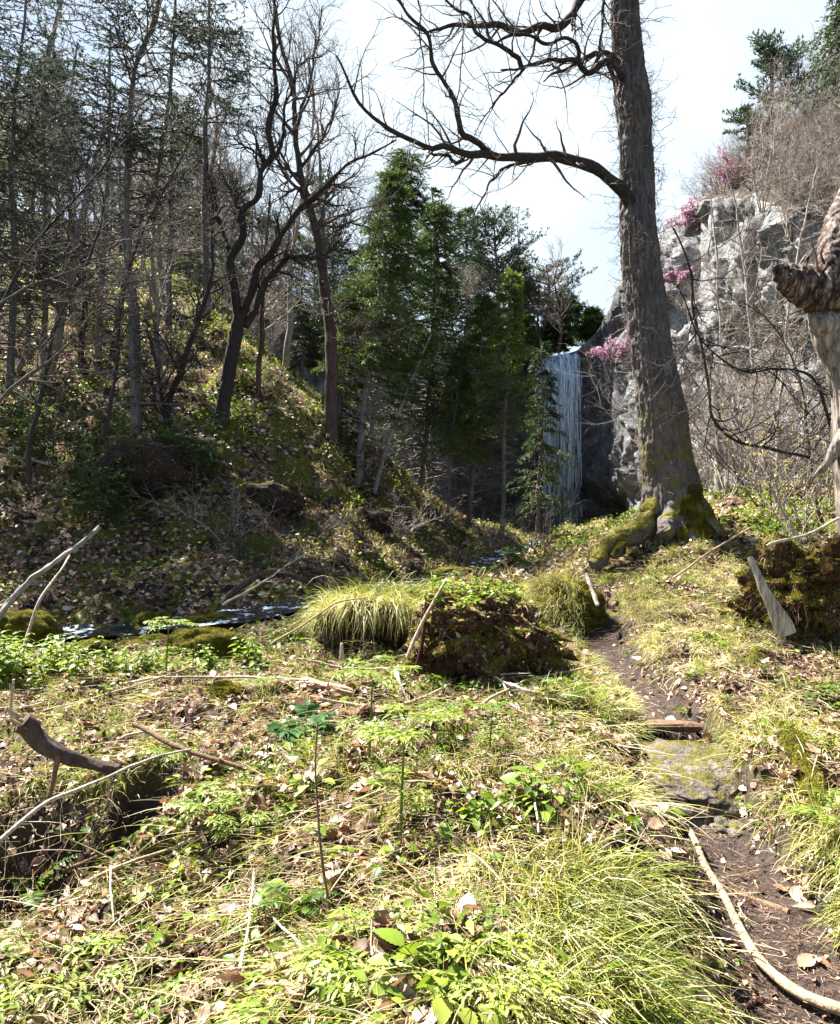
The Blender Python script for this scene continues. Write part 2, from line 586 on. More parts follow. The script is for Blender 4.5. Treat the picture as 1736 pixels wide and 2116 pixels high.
ctrl = [C(0, 1024, 2.35), C(200, 1024, 2.25), C(420, 1024, 1.95), C(590, 1024, 2.02), C(700, 1024, 2.3), C(840, 1024, 2.3),
        C(0, 900, 3.2), C(170, 900, 2.95), C(420, 880, 2.75), (.70, 3.0, .31), C(720, 900, 2.9), C(840, 850, 3.1),
        C(0, 785, 4.25), C(200, 775, 4.05), C(420, 770, 3.85), (.86, 4.1, .36), C(690, 775, 3.95), C(760, 730, 4.4), C(840, 720, 4.5),
        C(0, 712, 5.2), C(200, 700, 5.4), C(400, 690, 5.5), C(560, 690, 5.4), C(655, 708, 4.95), C(745, 670, 5.5), C(840, 665, 5.6),
        C(0, 662, 7.0), C(200, 660, 6.8), C(380, 655, 6.8), C(500, 660, 6.2), C(610, 655, 6.4), C(700, 635, 6.6), C(840, 628, 6.7),
        C(30, 640, 8.6), C(100, 634, 9.0), C(180, 625, 9.4), C(300, 610, 9.8), C(400, 588, 10.5), C(480, 580, 11),
        C(560, 600, 8.4), C(640, 580, 8.6), C(740, 595, 8.0), C(840, 600, 7.6), C(600, 556, 10), C(670, 529, 10), C(760, 522, 11), C(840, 520, 11),
        C(640, 528, 14), C(760, 492, 18), C(840, 488, 16), (13, 12, 2.2), (12, 22, 2.6),
        C(500, 548, 20), C(440, 556, 16), C(560, 538, 30), C(560, 537, 38), (3, 36, .6), (0, 36, 1.2), (10, 36, 1.2),
        C(358, 505, 18), C(500, 532, 20), C(416, 492, 20), C(436, 522, 18.5), C(329, 532, 13), C(194, 556, 11.5), C(48, 582, 10.6), C(390, 545, 14.5),
        C(194, 500, 13), C(48, 520, 12.5), C(290, 500, 14.5), C(194, 430, 15), C(48, 440, 15), C(270, 430, 15.5), C(329, 430, 17), C(370, 470, 18.5),
        C(300, 390, 20), C(271, 358, 22), C(169, 271, 25.5), C(40, 262, 24), (-6, 31, 6.0), (-2.5, 28, 3.0), (-4, 36, 5), (0, 30, 1.2),
        (-12, 34, 11.5), (-20, 40, 17), (-30, 42, 20), (-12, 48, 17), (-25, 55, 23), (-40, 40, 23), (-5, 46, 12), (-25, 25, 16), (-18, 16, 9.5), (-14, 10, 4.5), (-25, 8, 9),
        (-10, 7, 1.2), (-6, 4, 0.1), (-12, 2, 1.5), (-4, 0, -.1), (0, 0, -.05), (4, 0, .1), (7, 3, .9), (9, 7, 1.8), (13, 5, 3),
        (-6, -6, -.2), (0, -6, -.2), (7, -6, .5), (14, -4, 2.5), (-14, -5, 1.5), (-30, -5, 7), (20, 10, 6), (20, 30, 6), (14, 46, 4), (5, 50, 3)]
ctrl = np.array(ctrl)
_c2 = ctrl[:, :2]


def _tps_k(r2):
    return np.where(r2 > 1e-12, .5 * r2 * np.log(np.maximum(r2, 1e-12)), 0)


def _warp(p):
    # log-like distance so that near detail and far hills interpolate evenly
    x, y = p[..., 0], p[..., 1]
    s = 1 / (1 + np.maximum(y, 0) * .12)
    return np.stack([x * s * 1.2, np.log1p(np.maximum(y + 8, .2) * .25) * 6], -1)


_cw = _warp(_c2)
_n = len(ctrl)
_A = np.zeros((_n + 3, _n + 3))
_A[:_n, :_n] = _tps_k(((_cw[:, None] - _cw[None]) ** 2).sum(-1)) + 1e-3 * np.eye(_n)
_A[:_n, _n] = 1
_A[:_n, _n + 1:] = _cw
_A[_n:, :_n] = _A[:_n, _n:].T
_sol = np.linalg.solve(_A, np.r_[ctrl[:, 2], 0, 0, 0])


def h0(x, y):
    x = np.asarray(x, float)
    y = np.asarray(y, float)
    sh = x.shape
    p = _warp(np.stack([x.ravel(), y.ravel()], -1))
    out = np.empty(len(p))
    for i in range(0, len(p), 40000):
        q = p[i:i + 40000]
        k = _tps_k(((q[:, None] - _cw[None]) ** 2).sum(-1))
        out[i:i + 40000] = k @ _sol[:_n] + _sol[_n] + q @ _sol[_n + 1:]
    return out.reshape(sh)


def raycast(f, dx, dy, y0=1.6, y1=70, n=900):
    Y = y0 * (y1 / y0) ** (np.arange(n) / (n - 1))
    X = (dx - CX) / F * Y
    Z = CAMZ - (dy - CY) / F * Y
    hh = f(X, Y)
    b = np.nonzero(hh >= Z)[0]
    if len(b) == 0:
        return None
    i = max(b[0], 1)
    a0, a1 = Z[i - 1] - hh[i - 1], Z[i] - hh[i]
    t = a0 / (a0 - a1) if a0 != a1 else 0
    yy = Y[i - 1] + t * (Y[i] - Y[i - 1])
    xx = (dx - CX) / F * yy
    return np.array([xx, yy, float(f(np.array([xx]), np.array([yy]))[0])])


def polyd(x, y, pts):
    """distance to a plan polyline"""
    d = np.full(x.shape, 1e9)
    for a, b in zip(pts[:-1], pts[1:]):
        ab = b - a
        t = np.clip(((x - a[0]) * ab[0] + (y - a[1]) * ab[1]) / (ab @ ab), 0, 1)
        d = np.minimum(d, np.hypot(x - a[0] - t * ab[0], y - a[1] - t * ab[1]))
    return d


PATH = np.array([raycast(h0, *p)[:2] for p in [(1730, 2114), (1660, 1960), (1585, 1830), (1500, 1720), (1430, 1580), (1385, 1480), (1330, 1400), (1270, 1350), (1240, 1300), (1245, 1240)]])
PATH = np.vstack([[1.6, -3], PATH])
STREAM = np.array([[-9, 7.6], [-5.6, 8.6], [-3.9, 9.2], [-2.6, 9.8], [-1.2, 10.6], [.2, 12], [1.2, 14.5], [2.6, 19], [4.6, 27], [6.8, 34], [7.6, 38.5]])
HOLE = raycast(h0, 300, 1640)[:2]
HOLL = raycast(h0, 70, 1760)[:2]
STEP = raycast(h0, 1385, 1458)[:2]


def h_smooth(x, y):
    z = h0(x, y)
    pd = polyd(x, y, PATH)
    pw = .20 + .06 * np.clip((4 - y), 0, 2)
    pm = 1 - sstep(pw * .75, pw * 1.5, pd)
    z = z - .15 * pm
    # log step across the path
    s = (y - STEP[1]) + .12 * (x - STEP[0])
    z = z - .20 * pm * (1 - sstep(-.03, .03, s)) * sstep(-1.3, -.25, s)
    sd = polyd(x, y, STREAM)
    z = z - .22 * (1 - sstep(.35, 1.0, sd))
    z = z - .70 * np.exp(-(((x - HOLE[0]) / .19) ** 2 + ((y - HOLE[1]) / .30) ** 2) ** 2)
    z = z - .40 * np.exp(-(((x - HOLL[0]) / .46) ** 2 + ((y - HOLL[1]) / .50) ** 2) ** 2)
    return z


def h(x, y):
    x = np.asarray(x, float)
    y = np.asarray(y, float)
    z = h_smooth(x, y)
    pd = polyd(x, y, PATH)
    pm = 1 - sstep(.12, .4, pd)
    p = np.stack([x, y, 0 * x], -1)
    far = sstep(9, 14, y)
    amp = (.085 + .10 * far) * (1 - .75 * pm)
    z = z + amp * fbm(p * 2.3, 3, 3) + (.046 + .004 * far) * (1 - .8 * pm) * fbm(p * 9, 2, 8) + .25 * far * noise(p * .5, 21)
    return z


def ground(dx, dy):
    r = raycast(h, dx, dy)
    return r if r is not None else W(dx, dy, 30)


def hnorm(x, y, e=.04):
    gx = (h_smooth(x + e, y) - h_smooth(x - e, y)) / (2 * e)
    gy = (h_smooth(x, y + e) - h_smooth(x, y - e)) / (2 * e)
    return nrm(np.stack([-gx, -gy, np.ones_like(gx)], -1))


def todisp(p):
    Y = np.maximum(p[..., 1], .3)
    return CX + p[..., 0] / Y * F, CY - (p[..., 2] - CAMZ) / Y * F


# --- build the ground sheet
def build_ground():
    y = np.r_[np.linspace(-6, 1.2, 40)[:-1], 1.2 * (62 / 1.2) ** (np.arange(640) / 639)]
    s = np.linspace(-1, 1, 560)
    s = .45 * s + .55 * s ** 3
    Wd = 5 + 1.15 * np.maximum(y, 0)
    X = s[None] * Wd[:, None] + .12 * y[:, None].clip(0, 30)*0
    Yg = np.repeat(y[:, None], len(s), 1)
    Z = h(X, Yg)
    V = np.stack([X, Yg, Z], -1)
    ny, nx = X.shape
    i, j = np.meshgrid(np.arange(ny - 1), np.arange(nx - 1), indexing='ij')
    q = np.stack([i * nx + j, i * nx + j + 1, (i + 1) * nx + j + 1, (i + 1) * nx + j], -1).reshape(-1, 4)
    pd = polyd(X, Yg, PATH)
    r = 1 - sstep(.2, .38, pd + .05 * fbm(V * 6, 2, 4))
    r = r * (Yg < 8)
    r = np.maximum(r, 1 - sstep(.7, 1.25, np.hypot((X - HOLL[0]) / .52, (Yg - HOLL[1]) / .56) + .25 * fbm(V * 5, 2, 14)))
    r = np.maximum(r, 1 - sstep(.8, 1.3, np.hypot((X - HOLE[0]) / .24, (Yg - HOLE[1]) / .36)))
    m, nt, out = new_mat('forest_floor')
    v = coords(nt, (1, 1, 1))
    a = ntex(nt, v, 3, 6, .7)
    b = ntex(nt, v, 28, 5, .75)
    vo = N_(nt, 'ShaderNodeTexVoronoi', Scale=14.0, Randomness=1.0)
    wv = N_(nt, 'ShaderNodeVectorMath', operation='ADD')
    nz = N_(nt, 'ShaderNodeTexNoise', Scale=18.0, Detail=3)
    sc = N_(nt, 'ShaderNodeVectorMath', operation='SCALE')
    sc.inputs['Scale'].default_value = .08
    nt.links.new(v, nz.inputs['Vector'])
    nt.links.new(nz.outputs['Color'], sc.inputs[0])
    nt.links.new(v, wv.inputs[0])
    nt.links.new(sc.outputs[0], wv.inputs[1])
    nt.links.new(wv.outputs[0], vo.inputs['Vector'])
    sep = N_(nt, 'ShaderNodeSeparateColor')
    nt.links.new(vo.outputs['Color'], sep.inputs[0])
    leaf = ramp(nt, [(0, (.02, .012, .008)), (.35, (.055, .034, .022)), (.7, (.13, .085, .055)), (1, (.26, .19, .13))], sep.outputs[0])
    soil = ramp(nt, [(.3, (.010, .007, .005)), (.7, (.05, .033, .022))], b)
    col = mixc(nt, mth(nt, 'GREATER_THAN', a, .46), soil, leaf)
    mo = mth(nt, 'GREATER_THAN', ntex(nt, v, 1.7, 5, .7), .50)
    col = mixc(nt, mth(nt, 'MULTIPLY', mo, .8), col, ramp(nt, [(.35, (.03, .035, .005)), (.65, (.15, .155, .016))], b))
    at = N_(nt, 'ShaderNodeAttribute', attribute_name='rnd')
    trod = ramp(nt, [(.25, (.016, .011, .009)), (.5, (.045, .033, .028)), (.72, (.10, .075, .062))], ntex(nt, v, 22, 8, .75))
    col = mixc(nt, at.outputs['Fac'], col, trod)
    hg = mth(nt, 'ADD', b, mth(nt, 'MULTIPLY', vo.outputs['Distance'], .6))
    finish(nt, out, col, .95, hg, .8, .03, .15)
    mb = MB()
    mb.add(V.reshape(-1, 3), q, r.ravel())
    tag(mb.build('ground', m), 'leaf strewn forest floor with a trodden earth footpath and a wooded bank', kind='structure')


build_ground()


# --- cliff and the wooded slope above it
def build_cliff():
    plan = [(16.5, 9), (13.2, 14), (11.6, 19), (11.0, 25), (10.6, 31), (10.3, 36), (9.9, 39.4), (8.8, 40.6), (6.5, 40.8), (3.5, 40.2), (0, 39.4), (-4, 38.6), (-9, 38.5), (-14, 40)]
    top = [5.5, 6.6, 9.0, 12.3, 14.2, 13.2, 11.6, 10.4, 10.1, 10.6, 11.0, 11.5, 12.0, 13]
    slope = [.8, .8, .8, .75, .6, .4, .25, .1, .08, .2, .3, .25, .2, .2]
    P = np.array([(a, b, 0) for a, b in plan], float)
    d = np.r_[0, np.cumsum(np.linalg.norm(np.diff(P, axis=0), axis=1))]
    ns = 420
    Q = resample(P, ns)
    dq = np.linspace(0, d[-1], ns)
    tp = np.interp(dq, d, top)
    sl = np.interp(dq, d, slope)
    T = nrm(np.gradient(Q, axis=0))
    inn = np.stack([-T[:, 1], T[:, 0], 0 * T[:, 0]], -1)     # toward the valley
    if (inn[ns // 2] * (np.array([0, 20, 0]) - Q[ns // 2])).sum() < 0:
        inn = -inn
    nt1, nt2 = 230, 70
    t = np.linspace(0, 1, nt1)
    zb = -1.5
    Z = zb + (tp[None] - zb) * t[:, None]
    base = Q[None] + 0 * t[:, None, None]
    V = base.copy()
    V[..., 2] = Z
    lean = (1 - t)[:, None] * .8
    V += inn[None] * lean[..., None]
    dsp = 1.5 * billow(V * .32, 1, 5) + .75 * billow(V * np.array([.8, .8, .22]) + 3, 2, 15, .45) + .42 * np.mod(V[..., 2] * .33 + 1.3 * noise(V * .35, 61), 1.0) ** 1.5 + .13 * fbm(V * np.array([2.5, 2.5, 1.5]), 4, 25, .6) - .95
    # undercut behind the fall
    fx = np.exp(-((Q[:, 0] - 8.2) / 2.6) ** 2) * (Q[:, 1] > 35)
    und = fx[None] * (1 - sstep(.12, .42, t))[:, None] * 1.8
    lip = fx[None] * .5 * sstep(.9, 1, t)[:, None]
    edge = 1 - .6 * sstep(.93, 1, t)[:, None]
    V += inn[None] * (dsp * edge * (1 - .55 * fx[None]) - und + lip)[..., None]
    V[..., 2] += .3 * fbm(V * .7, 2, 33) * t[:, None] * (1 - fx[None])
    # slope beyond the top edge
    w = np.linspace(0, 1, nt2)[1:] ** 1.5 * 26
    tops = V[-1]
    V2 = tops[None] - inn[None] * w[:, None, None]
    V2[..., 2] += sl[None] * w[:, None] + (.5 * fbm(V2 * .35, 4, 44)) * np.minimum(1, w / 2)[:, None] * (1 - .8 * fx[None])
    VV = np.concatenate([V, V2])
    n, m = VV.shape[:2]
    i, j = np.meshgrid(np.arange(n - 1), np.arange(m - 1), indexing='ij')
    q = np.stack([i * m + j, (i + 1) * m + j, (i + 1) * m + j + 1, i * m + j + 1], -1).reshape(-1, 4)
    mb = MB()
    mb.add(VV.reshape(-1, 3), q)
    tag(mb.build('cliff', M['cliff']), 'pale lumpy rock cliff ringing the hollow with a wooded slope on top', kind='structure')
    return VV, V


CL, CLF = build_cliff()
_slope_pts = CL[230:]


def on_slope(dx, dy, lo=0, hi=1e9):
    """nearest point of the slope above the cliff to a picture direction"""
    px, py = todisp(_slope_pts)
    e = (px - dx) ** 2 + (py - dy) ** 2 + 1e6 * ((_slope_pts[..., 1] < lo) | (_slope_pts[..., 1] > hi))
    i = np.unravel_index(np.argmin(e), e.shape)
    return _slope_pts[i]


# ------------------------------------------------------------------ water
def build_water():
    m, nt, out = new_mat('fall_water')
    v = coords(nt, (7, 3, .55))
    a = ntex(nt, v, 1.0, 5, .7)
    v2 = coords(nt, (22, 6, 1.2))
    b = ntex(nt, v2, 1.0, 3, .6)
    at = N_(nt, 'ShaderNodeAttribute', attribute_name='rnd')
    f = mth(nt, 'ADD', mth(nt, 'MULTIPLY', a, .6), mth(nt, 'MULTIPLY', b, .4))
    mr = N_(nt, 'ShaderNodeMapRange')
    nt.links.new(f, mr.inputs[0])
    mr.inputs[1].default_value, mr.inputs[2].default_value = .45, .60
    fac = mth(nt, 'MULTIPLY', mr.outputs[0], at.outputs['Fac'])
    p = N_(nt, 'ShaderNodeBsdfPrincipled', Roughness=.35)
    p.inputs['Base Color'].default_value = (.66, .83, 1, 1)
    tl = N_(nt, 'ShaderNodeBsdfTranslucent')
    tl.inputs[0].default_value = (.80, .87, .95, 1)
    mx0 = N_(nt, 'ShaderNodeMixShader')
    mx0.inputs[0].default_value = .4
    nt.links.new(p.outputs[0], mx0.inputs[1])
    nt.links.new(tl.outputs[0], mx0.inputs[2])
    tr = N_(nt, 'ShaderNodeBsdfTransparent')
    mx = N_(nt, 'ShaderNodeMixShader')
    nt.links.new(fac, mx.inputs[0])
    nt.links.new(tr.outputs[0], mx.inputs[1])
    nt.links.new(mx0.outputs[0], mx.inputs[2])
    nt.links.new(mx.outputs[0], out.inputs[0])
    mb = MB()
    xl, xr = (1122 - CX) / F * 39.2, (1198 - CX) / F * 39.2
    zt, zb = CAMZ - (728 - CY) / F * 39.2, CAMZ - (1112 - CY) / F * 39.2
    zz = np.linspace(0, 1, 40)
    for k in range(4):                                  # curtains of falling water
        nx = 60
        u0, u1 = ((0, 1), (.03, .78), (.28, 1.02), (.5, .93))[k]
        x = np.linspace(xl + u0 * (xr - xl), xl + u1 * (xr - xl), nx)
        us = np.linspace(0, 1, nx)[None]
        rag = sstep(0, .16, us + .07 * fbm(np.stack([zz[:, None] * 3 + 0 * us, us * 0 + k + 0 * zz[:, None], 0 * us + 0 * zz[:, None]], -1), 3, 5)) * sstep(0, .14, 1 - us + .07 * fbm(np.stack([zz[:, None] * 3 + 0 * us, us * 0 + k + 9 + 0 * zz[:, None], 0 * us + 0 * zz[:, None]], -1), 3, 6))
        X = np.repeat(x[None], 40, 0) + (.10 * fbm(np.stack([zz * 2.5, zz * 0 + k * 3.3, zz * 0], -1), 3, 12)[:, None] + .12 * zz[:, None] * np.linspace(-1, 1, nx)[None]) + .05 * fbm(np.stack([x * 3, x * 0, x * 0 + k], -1), 2, k)[None]
        top = zt + .12 * fbm(np.stack([x * 2, x * 0, x * 0 + k], -1), 2, 9) - (.35 * (x < xl + .5))
        Z = top[None] + (zb - top[None]) * zz[:, None]
        Y = 39.9 - .10 * k - .75 * np.minimum(1, zz * 7)[:, None] ** .6 + .08 * fbm(np.stack([X * 3, Z * .4, X * 0 + 7 * k], -1), 2, 3)
        V = np.stack([X, Y, Z], -1)
        i, j = np.meshgrid(np.arange(39), np.arange(nx - 1), indexing='ij')
        q = np.stack([i * nx + j, i * nx + j + 1, (i + 1) * nx + j + 1, (i + 1) * nx + j], -1).reshape(-1, 4)
        den = np.array([.9, .8, .6, .5])[k] * (1 - .78 * zz[:, None] ** .7) * sstep(.0, .09, zz)[:, None] * rag
        mb.add(V.reshape(-1, 3), q, den.ravel())
    n = 230                                             # separate threads and beads
    x = np.r_[rng.uniform(xl, xr, 150), rng.normal((xl + xr) / 2 + .35, .35, 60).clip(xl, xr), rng.uniform(xl - .35, xl, 20)]
    t0 = np.r_[np.zeros(120), rng.uniform(0, .9, 110)]
    rng.shuffle(t0)
    ln = np.where(t0 == 0, rng.uniform(.15, .8, n), rng.uniform(.03, .2, n))
    tt = np.clip(t0[:, None] + ln[:, None] * np.linspace(0, 1, 8)[None], 0, 1)
    P = np.stack([x[:, None] + np.cumsum(.025 * rng.normal(size=(n, 8)), 1), 39.0 + .75 * (1 - np.minimum(1, tt * 7) ** .6) + .15 * rng.normal(size=(n, 1)), zt + .05 + (zb - zt) * tt], -1)
    ribbons(mb, P, np.repeat(rng.uniform(.012, .045, n)[:, None], 8, 1) * np.linspace(1, .3, 8)[None], np.broadcast_to([1.0, 0, 0], P.shape), rng.uniform(.7, 1.3, n))
    tag(mb.build('waterfall', m), 'narrow waterfall dropping straight down the shaded cliff', kind='structure')
    # stream
    m, nt, out = new_mat('stream_water')
    v = coords(nt, (1, 1, 1))
    a = ntex(nt, v, 5, 4)
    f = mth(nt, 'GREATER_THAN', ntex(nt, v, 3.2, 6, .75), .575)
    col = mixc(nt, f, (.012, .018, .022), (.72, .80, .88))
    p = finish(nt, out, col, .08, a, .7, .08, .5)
    nt.links.new(mth(nt, 'ADD', mth(nt, 'MULTIPLY', f, .5), .05), p.inputs['Roughness'])
    c = resample(np.c_[STREAM, 0 * STREAM[:, 0]], 200)
    T = nrm(np.gradient(c, axis=0))
    sd = np.stack([T[:, 1], -T[:, 0], 0 * T[:, 0]], -1)
    off = np.linspace(-1, 1, 13)
    V = c[:, None] + sd[:, None] * off[None, :, None] * .6
    lvl = h_smooth(c[:, 0], c[:, 1])
    k = np.ones(25) / 25
    lvl = np.convolve(np.pad(lvl, 12, 'edge'), k, 'valid') + .14
    V[..., 2] = lvl[:, None] + .03 * fbm(V * 3.5, 3, 2)
    i, j = np.meshgrid(np.arange(199), np.arange(12), indexing='ij')
    q = np.stack([i * 13 + j, i * 13 + j + 1, (i + 1) * 13 + j + 1, (i + 1) * 13 + j], -1).reshape(-1, 4)
    mb = MB()
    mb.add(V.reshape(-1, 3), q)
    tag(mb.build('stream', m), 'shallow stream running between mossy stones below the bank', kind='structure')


build_water()


# ------------------------------------------------------------------ helpers for things
def pts(conv, lst):
    return [conv(*p) for p in lst]


def R1(x, y):
    return x * .5, y * .5


def R5(x, y):
    return 744.6 + x * .3472, y * .3472


def line3(dpts, Y):
    """picture points with depths to 3-D; Y scalar or list"""
    Ys = np.broadcast_to(np.asarray(Y, float), (len(dpts),)) if np.ndim(Y) == 0 else np.interp(np.linspace(0, 1, len(dpts)), np.linspace(0, 1, len(Y)), Y)
    return np.array([W(x, y, Yy) for (x, y), Yy in zip(dpts, Ys)])


def limb(mb, dpts, Y, r0, r1, K=40, n=8, wobble=.02, knots=.12, rnd=.5, mat=0, seed=0, pw=1.0):
    P = resample(line3(dpts, Y), K)
    ln = np.linalg.norm(np.diff(P, axis=0), axis=1).sum()
    P = wob(P, wobble, 3.0 / max(ln, .3) * 2, seed)
    t = np.linspace(0, 1, K)
    R = r1 + (r0 - r1) * (1 - t) ** pw
    R = R * (1 + knots * fbm(P * 6, 2, seed + 3))
    tubes(mb, P, R, n, rnd, mat)
    return P, R


def rough_tube(mb, P, R, n, amp, fx, fz, seed, rnd=.5, mat=0, flare=None, ridged=True):
    """thick trunk with real bark relief; P (K,3) R (K)"""
    T, A, B = frames(P[None])
    T, A, B = T[0], A[0], B[0]
    K = len(P)
    a = np.arange(n) / n * 2 * np.pi
    dirs = np.cos(a)[None, :, None] * A[:, None] + np.sin(a)[None, :, None] * B[:, None]
    s = np.r_[0, np.cumsum(np.linalg.norm(np.diff(P, axis=0), axis=1))]
    q = np.stack([np.cos(a)[None] * R.mean() + 0 * s[:, None], np.sin(a)[None] * R.mean() + 0 * s[:, None], 0 * a[None] + s[:, None]], -1)
    q = q + .05 * fbm(q * np.array([3, 3, 2.0]), 2, seed + 9)[..., None]
    f = np.array([fx, fx, fz])
    if ridged:
        dsp = (1 - np.abs(noise(q * f, seed)) * 2.4) * .6 + .5 * (1 - np.abs(noise(q * f * 2.1 + 5, seed + 1)) * 2.2)
        dsp = dsp - .5
    else:
        dsp = fbm(q * f, 4, seed)
    rad = R[:, None] * (1 + .07 * fbm(q * np.array([2.0, 2.0, 1.1]), 2, seed + 4)) + amp * dsp
    if flare is not None:
        rad = rad + flare(a[None], s[:, None])
    V = P[:, None] + dirs * rad[..., None]
    k, j = np.meshgrid(np.arange(K - 1), np.arange(n), indexing='ij')
    qd = np.stack([k * n + j, k * n + (j + 1) % n, (k + 1) * n + (j + 1) % n, (k + 1) * n + j], -1).reshape(-1, 4)
    mb.add(V.reshape(-1, 3), qd, rnd, mat)
    c = P[-1] + T[-1] * R[-1] * .2
    mb.add(np.r_[V[-1], c[None]], np.stack([np.arange(n), (np.arange(n) + 1) % n, np.full(n, n)], -1), rnd, mat)
    c = P[0] - T[0] * R[0] * .2
    mb.add(np.r_[V[0], c[None]], np.stack([(np.arange(n) + 1) % n, np.arange(n), np.full(n, n)], -1), rnd, mat)
    return V, qd


def fuzz(V, Q, N, name, parent, L=.012, wd=.0022, cond=None, mat='mossfuzz', bend=.6, spread=.55):
    p, n = sample_surface(V, Q, N, cond)
    if len(p) == 0:
        return None
    mb = MB()
    d = n + spread * rng.normal(size=n.shape)
    dens = .5 + .35 * fbm(p * 9, 3, 77) + .12 * rng.normal(size=len(p))
    blades(mb, p - n * .003, d, L * rng.uniform(.5, 1.5, len(p)), wd * rng.uniform(.7, 1.4, len(p)), rng.uniform(.2, bend, len(p)), 3, dens.clip(0, 1))
    return mb.build(name, M[mat], parent)


def blob(center, rad, seed, nu=64, nv=40, amp=.25, f=1.6, flat=.0, rot=0.0, tilt=0.0, fine=.03, box=0.0):
    """boulder shaped closed surface"""
    u = np.arange(nu) / nu * 2 * np.pi
    v = np.linspace(0, np.pi, nv)
    d = np.stack([np.sin(v)[:, None] * np.cos(u)[None], np.sin(v)[:, None] * np.sin(u)[None], np.cos(v)[:, None] + 0 * u[None]], -1)
    if box:
        d = d / (np.abs(d) ** 4).sum(-1, keepdims=True) ** (.25 * box)
    r = 1 + amp * (billow(d * f + seed * 7.7, 3, seed) * 2 - 1.0) + fine * fbm(d * 9 + seed, 3, seed + 2)
    p = d * r[..., None]
    if flat:
        p[..., 2] = np.where(p[..., 2] > 0, p[..., 2] * (1 - flat * sstep(.2, 1, p[..., 2])), p[..., 2])
    p = p * np.asarray(rad)
    ct, st = math.cos(tilt), math.sin(tilt)
    x, z = p[..., 0] * ct - p[..., 2] * st, p[..., 0] * st + p[..., 2] * ct
    c, s = math.cos(rot), math.sin(rot)
    p = np.stack([x * c - p[..., 1] * s, x * s + p[..., 1] * c, z], -1)
    V = p + np.asarray(center)
    i, j = np.meshgrid(np.arange(nv - 1), np.arange(nu), indexing='ij')
    q = np.stack([i * nu + j, (i + 1) * nu + j, (i + 1) * nu + (j + 1) % nu, i * nu + (j + 1) % nu], -1).reshape(-1, 4)
    return V.reshape(-1, 3), q


